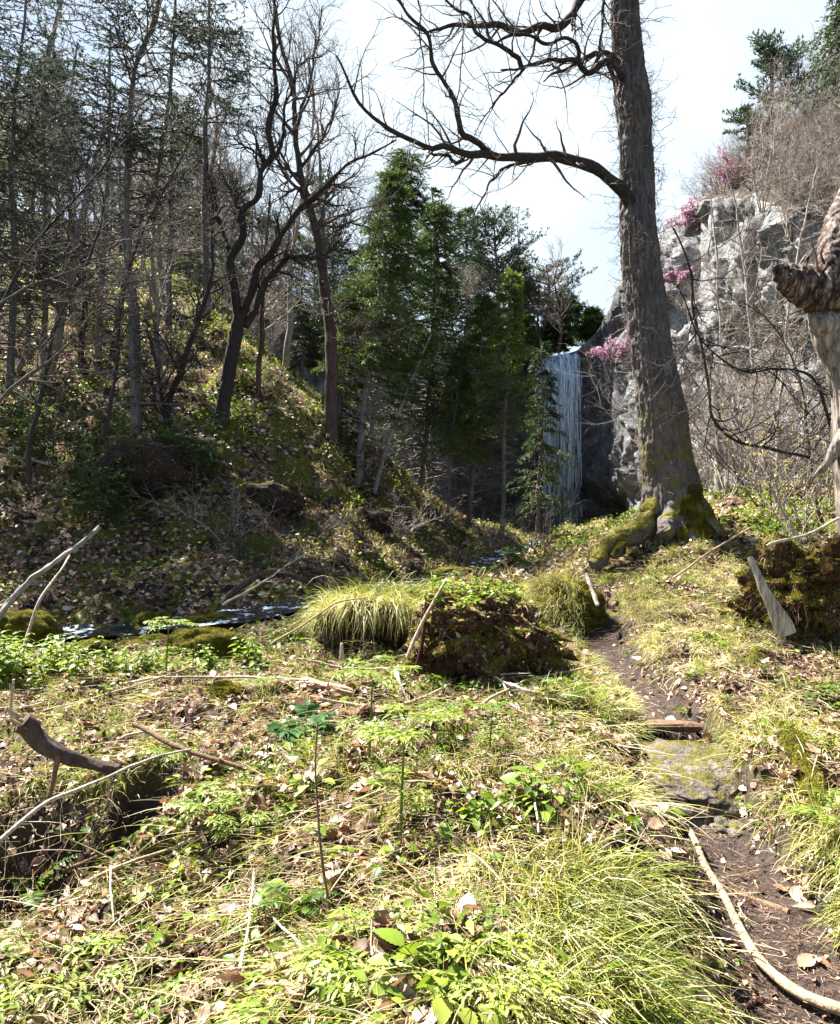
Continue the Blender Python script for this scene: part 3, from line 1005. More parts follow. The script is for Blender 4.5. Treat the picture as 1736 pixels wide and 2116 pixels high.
# ------------------------------------------------------------------ the big tree
def big_tree():
    Yt = 10.0
    prof = [(1395, 1110, 78), (1394, 1088, 72), (1393, 1063, 66), (1390, 1038, 61), (1388, 988, 56), (1378, 938, 53), (1367, 838, 48.5), (1350, 738, 43),
            (1341, 670, 42), (1333, 600, 40), (1324, 500, 38.5), (1316, 400, 35.5), (1314, 300, 34.5), (1311, 200, 36), (1303, 140, 30), (1291, 0, 27), (1284, -150, 25), (1276, -420, 20), (1300, -800, 12)]
    P = line3([(a, b) for a, b, c in prof], Yt)
    R = np.array([c for a, b, c in prof]) / F * Yt
    P, R = resample(P, 520, R)
    P = wob(P, .035, .8, 5)
    root = thing('big_tree', 'tall ridged bark tree with mossy roots beside the waterfall view, bare limbs reaching left', 'tree', tuple(P[20]))
    mb = MB()
    fl = lambda a, s: .10 * np.exp(-s / .28) * (np.maximum(0, np.cos(a * 3 + 1.0)) + .5 * np.maximum(0, np.cos(a * 5))) + .05 * np.exp(-s / .15)
    V, q = rough_tube(mb, P, R, 200, .030, 22, 4.2, 5, flare=fl)
    tr = mb.build('trunk', M['bark'], root)
    V = V.reshape(-1, 3)
    # moss cushions at the foot, denser to the right
    def mc(p, n):
        z = p[:, 2]
        return (z < 1.95) * (z > 1.05) * (p[:, 0] > 3.15 + .5 * (z - 1.2)) * (noise(p * 6, 5) > -.05) * (n[:, 1] < .3)
    fuzz(V, q, 16000, 'moss', root, .022, .004, mc)
    # roots
    def rt(name, pts_, rad, moss, seed):
        Pp = np.array(pts_)
        Pp, Rr = resample(Pp, 60, np.array(rad))
        m2 = MB()
        VV, qq = rough_tube(m2, wob(Pp, .05, 3, seed), Rr * (1 + .3 * noise(Pp * 4, seed)), 40, .03, 9, 4, seed, ridged=False)
        o = m2.build(name, M['bark'] if not moss else M['mossyroot'], root)
        if moss:
            VV = VV.reshape(-1, 3)
            fz = fuzz(VV, qq, 9000, 'moss', None, .014, .003, lambda p, n: (n[:, 2] + noise(p * 7, 4) > .0) * 1.0)
            fz.parent = o
            fz.location = (0, 0, 0)
    rt('root', [W(1352, 1040, 9.9), W(1328, 1085, 9.65), W(1285, 1112, 9.45), W(1250, 1140, 9.3), W(1222, 1172, 9.2)], [.14, .14, .14, .13, .08], True, 3)
    rt('root', [W(1300, 1110, 9.5), W(1283, 1128, 9.3), W(1268, 1160, 9.2)], [.10, .085, .05], True, 7)
    rt('root', [W(1436, 1015, 9.85), W(1454, 1060, 9.72), W(1474, 1086, 9.6), W(1500, 1104, 9.5)], [.10, .10, .075, .04], True, 9)
    rt('root', [W(1392, 1050, 9.72), W(1384, 1082, 9.55), W(1372, 1108, 9.4)], [.10, .10, .06], False, 12)
    # limbs
    tw = MB()
    allP = []
    def L(pp, Y, r0, r1, name='limb', K=48, seed=0, pw=.8):
        m2 = MB()
        Pn, Rn = limb(m2, [R5(*p) for p in pp], Y, r0 / F * 8.8, r1 / F * 8.2, K, 10, .03, .16, .5, 0, seed, pw)
        m2.build(name, M['twigdark'], root)
        allP.append((Pn, Rn))
        return Pn, Rn
    L([(1650, 1290), (1585, 1180), (1535, 1118), (1480, 1080), (1400, 1010), (1320, 968), (1230, 940), (1150, 922), (1050, 937), (950, 940), (850, 935), (740, 912), (640, 915), (580, 900), (490, 868), (440, 880), (410, 890), (340, 865), (260, 830), (160, 765), (60, 690), (0, 620), (-60, 500), (-140, 330)], [10, 9.2, 8.4, 8.0], 16, 2.2, seed=2, pw=1.15)
    L([(800, 930), (740, 890), (690, 850), (610, 815), (580, 700), (560, 600), (500, 490), (440, 400), (420, 300), (380, 180), (300, 110), (230, 0), (150, -140)], [9.0, 8.4, 8.0], 6.5, 1.6, seed=4)
    L([(1060, 955), (1000, 968), (860, 1000), (790, 1080), (720, 1190), (670, 1280), (655, 1325)], [9.3, 8.9], 3.6, 1.0, seed=6)
    L([(640, 918), (580, 962), (500, 930), (410, 893)], [8.8, 8.6], 4, 3, seed=7)
    L([(1660, 520), (1580, 470), (1520, 420), (1480, 372), (1420, 390), (1350, 432), (1310, 402), (1288, 362), (1180, 360), (1080, 376), (960, 402), (845, 410)], [10, 9.2, 8.8], 10.5, 1.6, seed=11)
    L([(1540, 370), (1500, 335), (1420, 310), (1350, 340), (1300, 372), (1230, 410), (1170, 432), (1085, 490)], [10, 9.4], 6.5, 1.8, seed=12)
    L([(1185, 425), (1170, 405), (1070, 402)], [9.5, 9.4], 2.6, 1.5, K=14, seed=13)
    L([(960, 402), (900, 322), (780, 262), (690, 200), (640, 110), (510, 0), (400, -150)], [9.0, 8.6], 5, 1.2, seed=14)
    L([(970, 408), (900, 480), (770, 632), (735, 700), (690, 780)], [9.0, 8.8], 3.2, .6, seed=15)
    L([(1300, 372), (1275, 260), (1225, 230), (1110, 260), (1000, 212), (850, 215), (795, 245), (740, 140), (640, 0), (590, -80)], [9.2, 8.9], 4.6, 1.2, seed=16)
    L([(1540, -250), (1400, -180), (1310, -40), (1265, 70), (1180, 168), (1080, 150), (930, 190), (830, 142), (700, 140), (580, 146), (480, 182), (385, 212)], [10, 9.4, 8.8], 13, 2.0, seed=17)
    L([(1445, -120), (1440, 0), (1432, 180), (1420, 345)], [9.6, 9.4], 4, 2.2, seed=18, K=20)
    L([(595, -60), (603, 60), (598, 300), (585, 600), (575, 870)], [8.8, 8.7], 1.6, 1.0, seed=19, K=30)
    L([(340, -40), (352, 100), (368, 280), (392, 480), (388, 630), (410, 760), (430, 875)], [8.6, 8.5], 1.8, 1.0, seed=20, K=30)
    L([(1266, 60), (1262, 200)], 9.3, 3.0, 2.5, seed=21, K=10)
    # fine twigs from the limbs
    for Pn, Rn in allP:
        big = np.linalg.norm(Pn[-1] - Pn[0])
        n1 = int(5 + big * 6)
        a, ra = branch(Pn[None], Rn[None], n1, .12, .98, (30, 80), lambda t: .35 + .5 * rng.random(t.shape), 7, .22, .05, .5, .0014)
        b, rb = branch(a, ra, 4, .2, .95, (25, 70), .16, 5, .3, .04, .6, .0011)
        tubes(tw, a, ra, 4)
        tubes(tw, b, rb, 3)
    # epicormic shoots all along the trunk
    n = 520
    t = rng.uniform(.12, .98, n)
    i = (t * 519).astype(int)
    ang = rng.uniform(0, 2 * np.pi, n)
    T, A, B = frames(P[None])
    dr = np.cos(ang)[:, None] * A[0][i] + np.sin(ang)[:, None] * B[0][i]
    s = P[i] + dr * (R[i] * .95)[:, None]
    K = 8
    Q = np.empty((n, K, 3))
    Q[:, 0] = s
    d = nrm(dr + .5 * rng.normal(size=(n, 3)))
    ln = rng.gamma(2.2, .16, n).clip(.12, 1.2) * np.where(t < .35, .75, 1)
    for k in range(1, K):
        d = nrm(d + .30 * rng.normal(size=(n, 3)) + .03 * UP)
        Q[:, k] = Q[:, k - 1] + d * (ln / (K - 1))[:, None]
    Rq = (.0042 * (.5 + ln))[:, None] * (1 - np.linspace(0, 1, K)[None] * .8) + .0006
    tubes(tw, Q, Rq, 4)
    b, rb = branch(Q, Rq, 4, .25, .98, (30, 75), lambda t: .06 + .16 * rng.random(t.shape), 5, .35, .03, .7, .0011)
    tubes(tw, b, rb, 3)
    # short shoots lying against the bark
    n = 900
    t = rng.uniform(.05, .98, n)
    i = (t * 519).astype(int)
    ang = rng.uniform(0, 2 * np.pi, n)
    dr = np.cos(ang)[:, None] * A[0][i] + np.sin(ang)[:, None] * B[0][i]
    Q = np.empty((n, 6, 3))
    Q[:, 0] = P[i] + dr * (R[i])[:, None]
    tang = np.cross(dr, T[0][i]) * rng.choice([-1, 1], n)[:, None]
    d = nrm(dr * .4 + tang * .4 + T[0][i] * rng.uniform(-.9, .9, (n, 1)))
    for k in range(1, 6):
        d = nrm(d + .25 * rng.normal(size=(n, 3)))
        Q[:, k] = Q[:, k - 1] + d * .035 * rng.uniform(.6, 2, (n, 1))
    tubes(tw, Q, np.full((n, 6), .0035) * np.linspace(1, .4, 6)[None], 4)
    tw.build('twigs', M['twigbrown'], root)


big_tree()


# ------------------------------------------------------------------ broad-leaved bare trees
def auto_twigs(mb, P, R, lens=(1.4, .6, .28), counts=(14, 5, 4), t0=.3, trop=.05, wig=.14, ang=(25, 65), n1=5, mat=0, tip=.002):
    a, ra = branch(P, R, counts[0], t0, .98, ang, lambda t: lens[0] * (1.15 - .6 * t), 9, wig, trop, .6, tip)
    tubes(mb, a, ra, n1, .5, mat, cap=False)
    b, rb = branch(a, ra, counts[1], .2, .98, (25, 65), lens[1], 7, wig * 1.3, trop, .65, tip * .8)
    tubes(mb, b, rb, 4, .5, mat, cap=False)
    if counts[2]:
        c, rc = branch(b, rb, counts[2], .2, .98, (25, 70), lens[2], 5, wig * 1.6, trop * .6, .7, tip * .6)
        tubes(mb, c, rc, 3, .5, mat, cap=False)


def forked_tree():
    base = ground(455, 885)
    Y = base[1]
    root = thing('forked_tree', 'dark leaning tree forking into crooked limbs on the sunlit slope', 'tree', tuple(base))
    k = Y / F
    mb = MB()
    P, R = resample(np.array([W(452, 905, Y), W(462, 840, Y), (W(475, 760, Y)), W(486, 700, Y), W(496, 650, Y)]), 90, np.array([19, 15, 13.5, 13.5, 13]) * k)
    rough_tube(mb, P, R, 60, .010, 14, 4, 3)
    mb.build('trunk', M['darkbark'], root)
    tw = MB()
    for i, (pp, yy, r0, r1) in enumerate([
        ([(985, 1310), (965, 1200), (962, 1070), (1010, 980), (1008, 870), (1055, 835), (1078, 720), (1125, 660), (1110, 560), (1150, 400), (1138, 200), (1125, 0), (1120, -160)], [Y, Y - .3, Y - 1], 10, 2),
        ([(995, 1330), (1040, 1200), (1060, 1110), (1110, 1060), (1180, 940), (1260, 840), (1330, 785), (1420, 690), (1520, 645), (1640, 580)], [Y, Y - .6, Y - 1.4], 9, 1.5),
        ([(1015, 1350), (1090, 1200), (1140, 1105), (1200, 1062), (1290, 1072)], [Y, Y - .5], 8.5, 3),
        ([(1290, 1072), (1370, 1040), (1460, 1045)], [Y - .5, Y - .7], 3, 1.2),
        ([(1008, 870), (985, 850), (960, 790), (930, 770)], [Y - .2, Y + .4], 4, 2),
        ([(962, 1070), (930, 980), (900, 880), (885, 800), (840, 640)], [Y, Y + .8], 5, 1.5),
        ([(1125, 660), (1070, 640), (1000, 590), (930, 540)], [Y - .5, Y], 3.4, 1),
        ([(1125, 660), (1165, 560), (1180, 450), (1260, 250), (1340, 235)], [Y - .5, Y - 1], 4, 1),
    ]):
        m2 = MB()
        Pn, Rn = limb(m2, [R1(*p) for p in pp], yy, r0 * k, r1 * k, 50, 8, .06, .2, .5, 0, 40 + i)
        m2.build('limb', M['darkbark'], root)
        auto_twigs(tw, Pn[None], Rn[None], (1.0, .5, .25), (16, 5, 4), .25, .08, .2, n1=4)
    tw.build('twigs', M['twigdark'], root)


def tall_brown_tree():
    base = ground(682, 893)
    Y = base[1]
    k = Y / F
    root = thing('tall_tree', 'tall straight brown trunk between the forked tree and the green firs', 'tree', tuple(base))
    mb = MB()
    dp = [(1362, 1830), (1364, 1780), (1371, 1600), (1372, 1420), (1350, 1250), (1330, 1130), (1305, 1000), (1278, 830), (1245, 700), (1215, 560), (1205, 350), (1155, 150), (1130, 0), (1110, -250)]
    P, R = resample(line3([R1(*p) for p in dp], Y), 160, np.array([17, 14, 13, 12, 11, 10.2, 9.5, 7.5, 6.5, 5.5, 4.5, 3.5, 2.5, 1.2]) * k)
    rough_tube(mb, wob(P, .06, .8, 3), R, 40, .010, 12, 3, 13)
    mb.build('trunk', M['brownbark'], root)
    tw = MB()
    for i, (pp, r0) in enumerate([([(1275, 830), (1230, 780), (1180, 795)], 5), ([(1262, 750), (1180, 690), (1140, 650), (1090, 560)], 4), ([(1215, 560), (1250, 470), (1290, 330), (1310, 180), (1330, 20)], 4),
                              ([(1240, 690), (1310, 600), (1380, 470), (1400, 330)], 3.6), ([(1330, 1130), (1400, 1330), (1500, 1380)], 3), ([(1300, 960), (1420, 930), (1560, 950)], 2.4), ([(1278, 830), (1380, 760), (1460, 790)], 2.6)]):
        m2 = MB()
        Pn, Rn = limb(m2, [R1(*p) for p in pp], [Y, Y - .8], r0 * k, 1.2 * k, 36, 7, .06, .15, .5, 0, 60 + i)
        m2.build('limb', M['brownbark'], root)
        auto_twigs(tw, Pn[None], Rn[None], (1.2, .6, .28), (12, 5, 4), .25, .1, .15, n1=4)
    auto_twigs(tw, P[None], R[None], (2.4, .9, .4), (26, 6, 4), .4, .08, .13)
    tw.build('twigs', M['twigbrown'], root)


forked_tree()
tall_brown_tree()


def sapling(dp, Y, r0, r1, name, label, cat, mats=('greybark', 'twigpale'), tw=(.8, .4, .18), cnt=(16, 5, 3), t0=.25, wobble=.05, group=None, seed=0, ang=(30, 70), trop=.06):
    P = resample(line3(dp, Y), 70)
    k = np.mean(Y) / F
    P = wob(P, wobble, .9, seed)
    R = (r1 + (r0 - r1) * (1 - np.linspace(0, 1, 70)) ** .9) * k
    root = thing(name, label, cat, tuple(P[0]), group)
    mb = MB()
    rough_tube(mb, P, R, 16, .004, 14, 5, seed, ridged=False)
    mb.build('trunk', M[mats[0]], root)
    m2 = MB()
    auto_twigs(m2, P[None], R[None], tw, cnt, t0, trop, .15, ang, n1=4, tip=.0018)
    m2.build('twigs', M[mats[1]], root)
    return root


def on_hill(dx, dy):
    return ground(dx, dy)


HILL = [  # picture course bottom->top, radius px, label
    ([(92, 795), (118, 690), (150, 540), (182, 400), (215, 240)], 13, 2, 'palebark', 'thick pale grey trunk leaning right at the left end of the sunlit slope'),
    ([(105, 775), (122, 640), (140, 480), (150, 300)], 6, 1.5, 'greybark', 'thin grey trunk just behind the thick pale leaning one'),
    ([(167, 760), (176, 640), (170, 480), (185, 300)], 7, 1.5, 'darkbark', 'dark short trunk right of the thick pale leaning one'),
    ([(281, 905), (277, 780), (272, 640), (266, 480), (270, 300), (285, 130), (320, 30), (350, -120)], 9, 3, 'greybark', 'tall mossy grey trunk rising left of the dark hollow stump'),
    ([(336, 870), (331, 760), (326, 640), (318, 500), (320, 380)], 7.5, 1.5, 'palebark', 'pale upright trunk right of the hollow stump on the slope'),
    ([(358, 935), (347, 850), (375, 750), (412, 660), (438, 560), (440, 450), (425, 380)], 7, 1.6, 'darkbark', 'crooked dark sapling leaning right below the forked tree'),
    ([(356, 930), (335, 830), (330, 780), (310, 690)], 5, 1.2, 'darkbark', 'short crooked dark sapling leaning left below the forked tree'),
    ([(534, 808), (538, 730), (541, 650), (547, 520), (560, 400)], 6, 1.5, 'brownbark', 'small brown trunk on the skyline of the slope right of the forked tree'),
    ([(38, 770), (60, 640), (62, 500), (90, 330), (130, 180)], 6, 1.2, 'greybark', 'slim grey trunk leftmost on the sunlit slope'),
    ([(590, 760), (600, 640), (608, 500), (640, 330), (645, 180)], 7, 1.6, 'palebark', 'slim pale trunk behind the brow of the slope left of the tall brown trunk'),
    ([(700, 880), (690, 720), (668, 520), (662, 330), (640, 120)], 6, 1.5, 'greybark', 'grey trunk close behind the tall brown trunk'),
    ([(-10, 520), (60, 250), (110, 80), (150, -60)], 9, 3, 'greybark', 'leaning bare trunk crossing the top left corner'),
    ([(230, 760), (262, 560), (330, 330), (352, 120), (370, -40)], 7, 2, 'brownbark', 'slender brown trunk leaning right under the dark evergreen crown'),
]
for i, (dp, r0, r1, mt, lab) in enumerate(HILL):
    g = ground(*dp[0])
    Y = g[1]
    if i == 11:
        Y = 17.0
    if i in (9, 10):
        Y = 24.0 - 3 * (i == 10)
    sapling(dp, [Y, Y - .5 + rng.uniform(-.4, .4)], r0, r1, 'bare_tree', lab, 'tree', (mt, 'twigdark' if mt == 'darkbark' else 'twigpale'), (1.5, .7, .3), (18, 5, 4), .25, .06, None, 80 + i, trop=.09)

# saplings close to the stream, arching across the left side
SAP = [
    ([(-25, 850), (20, 795), (100, 740), (160, 690), (215, 630), (290, 590)], 8.6, 4, 1.0, 'twigbrown', 'pale thin sapling arching right from the left edge above the stream'),
    ([(60, 1000), (75, 860), (110, 700), (190, 520), (215, 420), (150, 300), (95, 210)], 10.5, 5, 1.0, 'twigdark', 'dark thin sapling bending back left over the slope'),
    ([(215, 900), (235, 780), (265, 560), (330, 400), (400, 270), (440, 190)], 11.5, 4, 1.0, 'twigdark', 'dark whip of a sapling reaching up right in front of the slope'),
    ([(0, 640), (60, 520), (140, 420), (215, 330), (260, 210)], 9.5, 4, 1.0, 'twigdark', 'dark thin branchy sapling entering at the left edge'),
    ([(-20, 650), (50, 600), (150, 560), (330, 470), (420, 470)], 9.0, 2.4, .8, 'twigbrown', 'pale wand of a sapling reaching right across the left trunks'),
]
for i, (dp, Y, r0, r1, mt, lab) in enumerate(SAP):
    sapling(dp, [Y, Y + .4], r0, r1, 'sapling', lab, 'sapling', (mt, mt), (.7, .35, .16), (22, 5, 3), .15, .05, None, 120 + i, trop=.02)


# ------------------------------------------------------------------ conifers
def conifer(P, R, nb=90, t0=.25, maxlen=1.5, prof=None, droop=-.05, twigs=12, ndl=14, ns=.08, nw=.009, dead=.0, ang=(75, 100), gaps=0., seed=0, name='fir_tree', label='', loc=None, group=None, bark='greybark', needle='needle', ntone=(.15, .75), clump=False):
    r = np.random.default_rng(seed + 500)
    root = thing(name, label, 'tree', tuple(loc if loc is not None else P[0]), group)
    mb = MB()
    rough_tube(mb, P, R, 14, .006, 12, 4, seed, ridged=False)
    if dead:                                           # bare lower boughs
        a, ra = branch(P[None], R[None], int(nb * .6), .06, t0 + .2, (75, 105), lambda t: maxlen * .8 * (.5 + .5 * r.random(t.shape)), 8, .10, -.03, .35, .003, r=r)
        b, rb = branch(a, ra, 6, .2, .98, (30, 65), maxlen * .22, 5, .2, -.03, .6, .002, r=r)
        tubes(mb, a, ra, 4, cap=False)
        tubes(mb, b, rb, 3, cap=False)
    mb.build('trunk', M[bark], root)
    prof = prof or (lambda t: np.clip(1.05 - (t - t0) / (1 - t0), .06, 1) ** .8)
    cr = MB()
    a, ra = branch(P[None], R[None], nb, t0, .99, ang, lambda t: maxlen * prof(t), 9, .06, droop, .4, .004, r=r)
    if gaps:
        keep = noise(a[:, 5] * 1.1, seed) > (-1 + 2 * gaps) * .55
        keep |= r.random(len(a)) > .85
        a, ra = a[keep], ra[keep]
    tubes(cr, a, ra, 4, .5, 1, cap=False)
    b, rb = branch(a, ra, twigs, .15, 1.0, (35, 65), lambda t: maxlen * .30 * (1.1 - .6 * t), 6, .10, droop * .8, .6, .0025, plane=np.array([0, 0, 1.0]), r=r)
    tubes(cr, b, rb, 3, .5, 1, cap=False)
    # needle sprays
    nb_, K = b.shape[:2]
    allp = np.concatenate([b, a[:, 3:9][:, :, :]], 0) if K == 6 else b
    m = len(allp)
    t = r.random((m, ndl)) * (K - 1.001)
    i = t.astype(int)
    f = (t - i)[..., None]
    mi = np.arange(m)[:, None]
    p = allp[mi, i] * (1 - f) + allp[mi, i + 1] * f
    tg = nrm(allp[mi, i + 1] - allp[mi, i])
    side = r.normal(size=(m, ndl, 3))
    d = nrm(tg * (.9 if not clump else .4) + side * .5 + (UP * .25 if clump else -UP * .05))
    p, d = p.reshape(-1, 3), d.reshape(-1, 3)
    n = len(p)
    Tm = np.array([[0, 0, 0], [.35, -.5, 0], [1, 0, 0], [.35, .5, 0]], float)
    Tm[:, 1] *= nw / ns * 2
    tone = ntone[0] + (ntone[1] - ntone[0]) * (.5 + .45 * fbm(p * .9, 2, seed)) + .16 * r.normal(size=n)
    sz = ns * r.uniform(.6, 1.4, n)
    inst(cr, Tm, [[0, 1, 2, 3]], p, d, nrm(r.normal(size=(n, 3)) + .8 * UP), sz, tone.clip(0, 1), 0)
    cr.build('crown', [M[needle], M['twigbrown']], root)
    return root


def stem(dp, Y, r0, r1, K=90, wobble=.05, seed=0):
    P = wob(resample(line3(dp, Y), K), wobble, .5, seed)
    k = np.mean(Y) / F
    return P, (r1 + (r0 - r1) * (1 - np.linspace(0, 1, K))) * k


def conifers():
    g = lambda x, y: ground(x, y)[1]
    # group of firs in the middle
    Y = 18.5
    P, R = stem([(735, 1008), (765, 743), (794, 541), (812, 420), (822, 345)], Y, 9, 1.2, seed=1)
    conifer(P, R, 130, .35, 1.55, None, -.06, 14, 20, .09, .009, 1, seed=1, name='fir_tree', label='green fir with a pale lean trunk, leftmost of the firs before the dark cliff', ntone=(.35, 1.0), bark='palebark')
    P, R = stem([(752, 1052), (780, 800), (805, 600), (846, 330), (850, 305)], 20.5, 7.5, 1.2, seed=2)
    conifer(P, R, 165, .38, 2.0, lambda t: np.clip(1.1 - ((t - .36) / .64), .14, .85), -.05, 14, 20, .09, .009, 1, seed=2, name='fir_tree', label='tallest fir of the clump left of the waterfall, topping the others', ntone=(.25, .95), bark='palebark')
    P, R = stem([(868, 1040), (885, 800), (900, 560), (908, 410)], 22, 7.5, 1.2, seed=3)
    conifer(P, R, 160, .26, 1.95, None, -.08, 14, 20, .09, .009, 1, seed=3, name='fir_tree', label='darkest dense fir on the right side of the fir clump', ntone=(.2, .8))
    P, R = stem([(770, 1030), (800, 930), (830, 840), (860, 760), (890, 690)], 18.2, 5, 1.2, seed=4)
    conifer(P, R, 30, .45, .7, None, -.03, 9, 9, .09, .012, 1, seed=4, name='fir_tree', label='thin pale fir stem leaning right across the fir clump', ntone=(.2, .8), bark='palebark')
    P, R = stem([(1036, 1110), (1042, 900), (1050, 720), (1060, 556)], 19, 5.5, 1, seed=5)
    conifer(P, R, 105, .42, 1.0, None, -.07, 12, 11, .09, .012, 1, seed=5, name='fir_tree', label='young yellow green fir standing just left of the waterfall', ntone=(.45, 1.05), bark='greybark')
    P, R = stem([(968, 1085), (980, 900), (992, 740), (1004, 600)], 21, 5, 1, seed=6)
    conifer(P, R, 100, .32, 1.3, None, -.07, 12, 10, .10, .013, 1, seed=6, name='fir_tree', label='dark slim fir between the fir clump and the young bright fir', ntone=(.25, .8))
    P, R = stem([(925, 1075), (930, 940), (945, 800), (958, 700)], 20, 4, 1, seed=7)
    conifer(P, R, 70, .35, .9, None, -.06, 11, 10, .09, .012, 1, seed=7, name='fir_tree', label='small twiggy fir low in front of the dark cliff', ntone=(.25, .85))
    P, R = stem([(690, 960), (700, 860), (716, 720), (728, 610)], 18.8, 4, 1, seed=8)
    conifer(P, R, 80, .2, .9, None, -.08, 12, 10, .09, .012, 1, seed=8, name='fir_tree', label='low bushy fir right beside the tall brown trunk', ntone=(.3, 1.0))
    P, R = stem([(1112, 1095), (1116, 900), (1122, 800), (1118, 700)], 26, 4.5, 1, seed=9)
    conifer(P, R, 90, .1, 1.2, None, -.08, 12, 10, .11, .014, 0, seed=9, name='fir_tree', label='dark fir partly veiling the left edge of the waterfall', ntone=(.05, .5))
    # above the cliff left of the fall
    for i, (x0, y0, x1, y1, Y, ml, lab, nm, tone) in enumerate([
        (1030, 740, 1022, 452, 42, 2.6, 'pine with an open rounded crown on the skyline left of the fall', 'pine_tree', (.2, .7)),
        (1140, 730, 1128, 545, 44, 2.5, 'broad dark evergreen above the lip of the waterfall', 'fir_tree', (.1, .6)),
        (965, 720, 960, 430, 46, 2.3, 'slim dark evergreen on the skyline behind the fir clump', 'fir_tree', (.1, .5)),
        (1146, 728, 1140, 655, 43, 1.3, 'dark low evergreen right over the left half of the fall lip', 'fir_tree', (.0, .5)),
        (1085, 720, 1075, 540, 45, 2.0, 'green evergreen between the open pine and the broad dark one', 'fir_tree', (.3, .9)),
        (1228, 720, 1222, 640, 44, 1.5, 'small evergreen on the lip right of the waterfall', 'fir_tree', (.2, .7)),
        (1180, 712, 1166, 610, 47, 2.0, 'low evergreen just behind the top of the waterfall', 'fir_tree', (.1, .6)),
        (905, 700, 890, 390, 47, 2.4, 'far evergreen showing right of the tallest fir', 'fir_tree', (.1, .5)),
        (1010, 760, 1000, 620, 40, 2.0, 'dark evergreen on the cliff top above the slim fir', 'fir_tree', (.0, .5)),
        (1075, 770, 1080, 650, 40, 2.0, 'dark evergreen on the cliff top left of the fall lip', 'fir_tree', (.0, .5)),
    ]):
        P, R = stem([(x0, y0), ((x0 + x1) / 2 + 6, (y0 + y1) / 2), (x1, y1)], Y, 7, 1.2, 60, .1, 20 + i)
        pine = nm == 'pine_tree' or i == 1
        conifer(P, R, 110, .45 if i == 0 else .12, ml, (lambda t: .55 + .45 * np.sin(np.clip((t - .3) / .7, 0, 1) * np.pi)) if pine else None, .05 if pine else -.05, 12, 12, .17, .024, 0, gaps=.35 if pine else .15, seed=20 + i, name=nm, label=lab, ntone=tone, needle='needlepine' if pine else 'needle', ang=(55, 90) if pine else (70, 95), clump=pine)
    # right hand skyline
    P, R = stem([(1600, 400), (1590, 280), (1596, 170), (1600, 100)], 27, 8, 2, 60, .1, 41)
    conifer(P, R, 80, .15, 1.7, lambda t: .45 + .55 * np.sin(np.clip((t - .1) / .9, 0, 1) * np.pi), .06, 12, 12, .14, .02, 0, gaps=.45, seed=41, name='pine_tree', label='lone pine with dense rounded head on the skyline of the right slope', needle='needlepine', ntone=(.25, .85), ang=(55, 90), bark='brownbark', clump=True)
    P, R = stem([(1560, 420), (1555, 360), (1548, 290), (1545, 230)], 28, 6, 2, 50, .1, 42)
    conifer(P, R, 46, .1, 1.1, lambda t: .7 + 0 * t, .02, 11, 11, .13, .02, 0, gaps=.35, seed=42, name='pine_tree', label='small ragged evergreen below the lone pine on the right skyline', needle='needlepine', ntone=(.3, .9), clump=True)
    P, R = stem([(1790, 260), (1780, 60), (1775, -160)], 22, 8, 2, 60, .1, 43)
    conifer(P, R, 90, .1, 2.4, None, -.12, 13, 12, .12, .016, 0, seed=43, name='fir_tree', label='dark evergreen boughs drooping into the top right corner', ntone=(.1, .5))
    # left: open hemlock-like crowns
    P, R = stem([(280, 900), (268, 640), (262, 480), (268, 300), (287, 130), (322, 40), (350, -140)], 13.6, 8, 2, 120, .05, 51)
    conifer(P, R, 120, .42, 2.1, lambda t: .8 + .2 * np.sin(t * 9), -.02, 13, 19, .07, .010, 1, gaps=.5, seed=51, needle='needlegrey', name='evergreen_tree', label='tall evergreen with ragged dark foliage patches against the sky at upper left', ntone=(.0, .55), ang=(60, 100), bark='greybark')
    P, R = stem([(430, 640), (425, 420), (428, 200), (436, -80)], 17, 8, 2, 110, .05, 52)
    conifer(P, R, 90, .45, 1.5, lambda t: .9 + 0 * t, -.02, 13, 19, .08, .011, 0, gaps=.45, seed=52, needle='needlegrey', name='evergreen_tree', label='evergreen whose dark clumps hang at the top right of the left hand wood', ntone=(.0, .5), ang=(60, 100))
    P, R = stem([(20, 800), (30, 560), (24, 340), (40, 120), (60, -60)], 15, 8, 2, 110, .05, 53)
    conifer(P, R, 90, .2, 1.7, lambda t: .85 + .15 * np.sin(t * 11), -.05, 13, 19, .075, .011, 1, gaps=.45, seed=53, needle='needlegrey', name='evergreen_tree', label='greyish green evergreen along the left edge of the picture', ntone=(.2, .9), ang=(65, 100))
    P, R = stem([(150, 720), (152, 500), (140, 300), (160, 90)], 19, 7, 2, 100, .05, 54)
    conifer(P, R, 80, .2, 1.9, lambda t: .9 + .1 * np.sin(t * 13), -.05, 12, 16, .09, .012, 1, gaps=.55, seed=54, needle='needlegrey', name='evergreen_tree', label='evergreen behind the thick pale leaning trunk', ntone=(.15, .75), ang=(65, 100))
    P, R = stem([(395, 620), (390, 480), (384, 340), (380, 220)], 23, 6, 1.5, 80, .05, 55)
    conifer(P, R, 70, .1, 1.8, None, -.06, 12, 11, .12, .018, 0, gaps=.25, seed=55, name='evergreen_tree', label='conical evergreen on the slope behind the forked tree', ntone=(.1, .6))
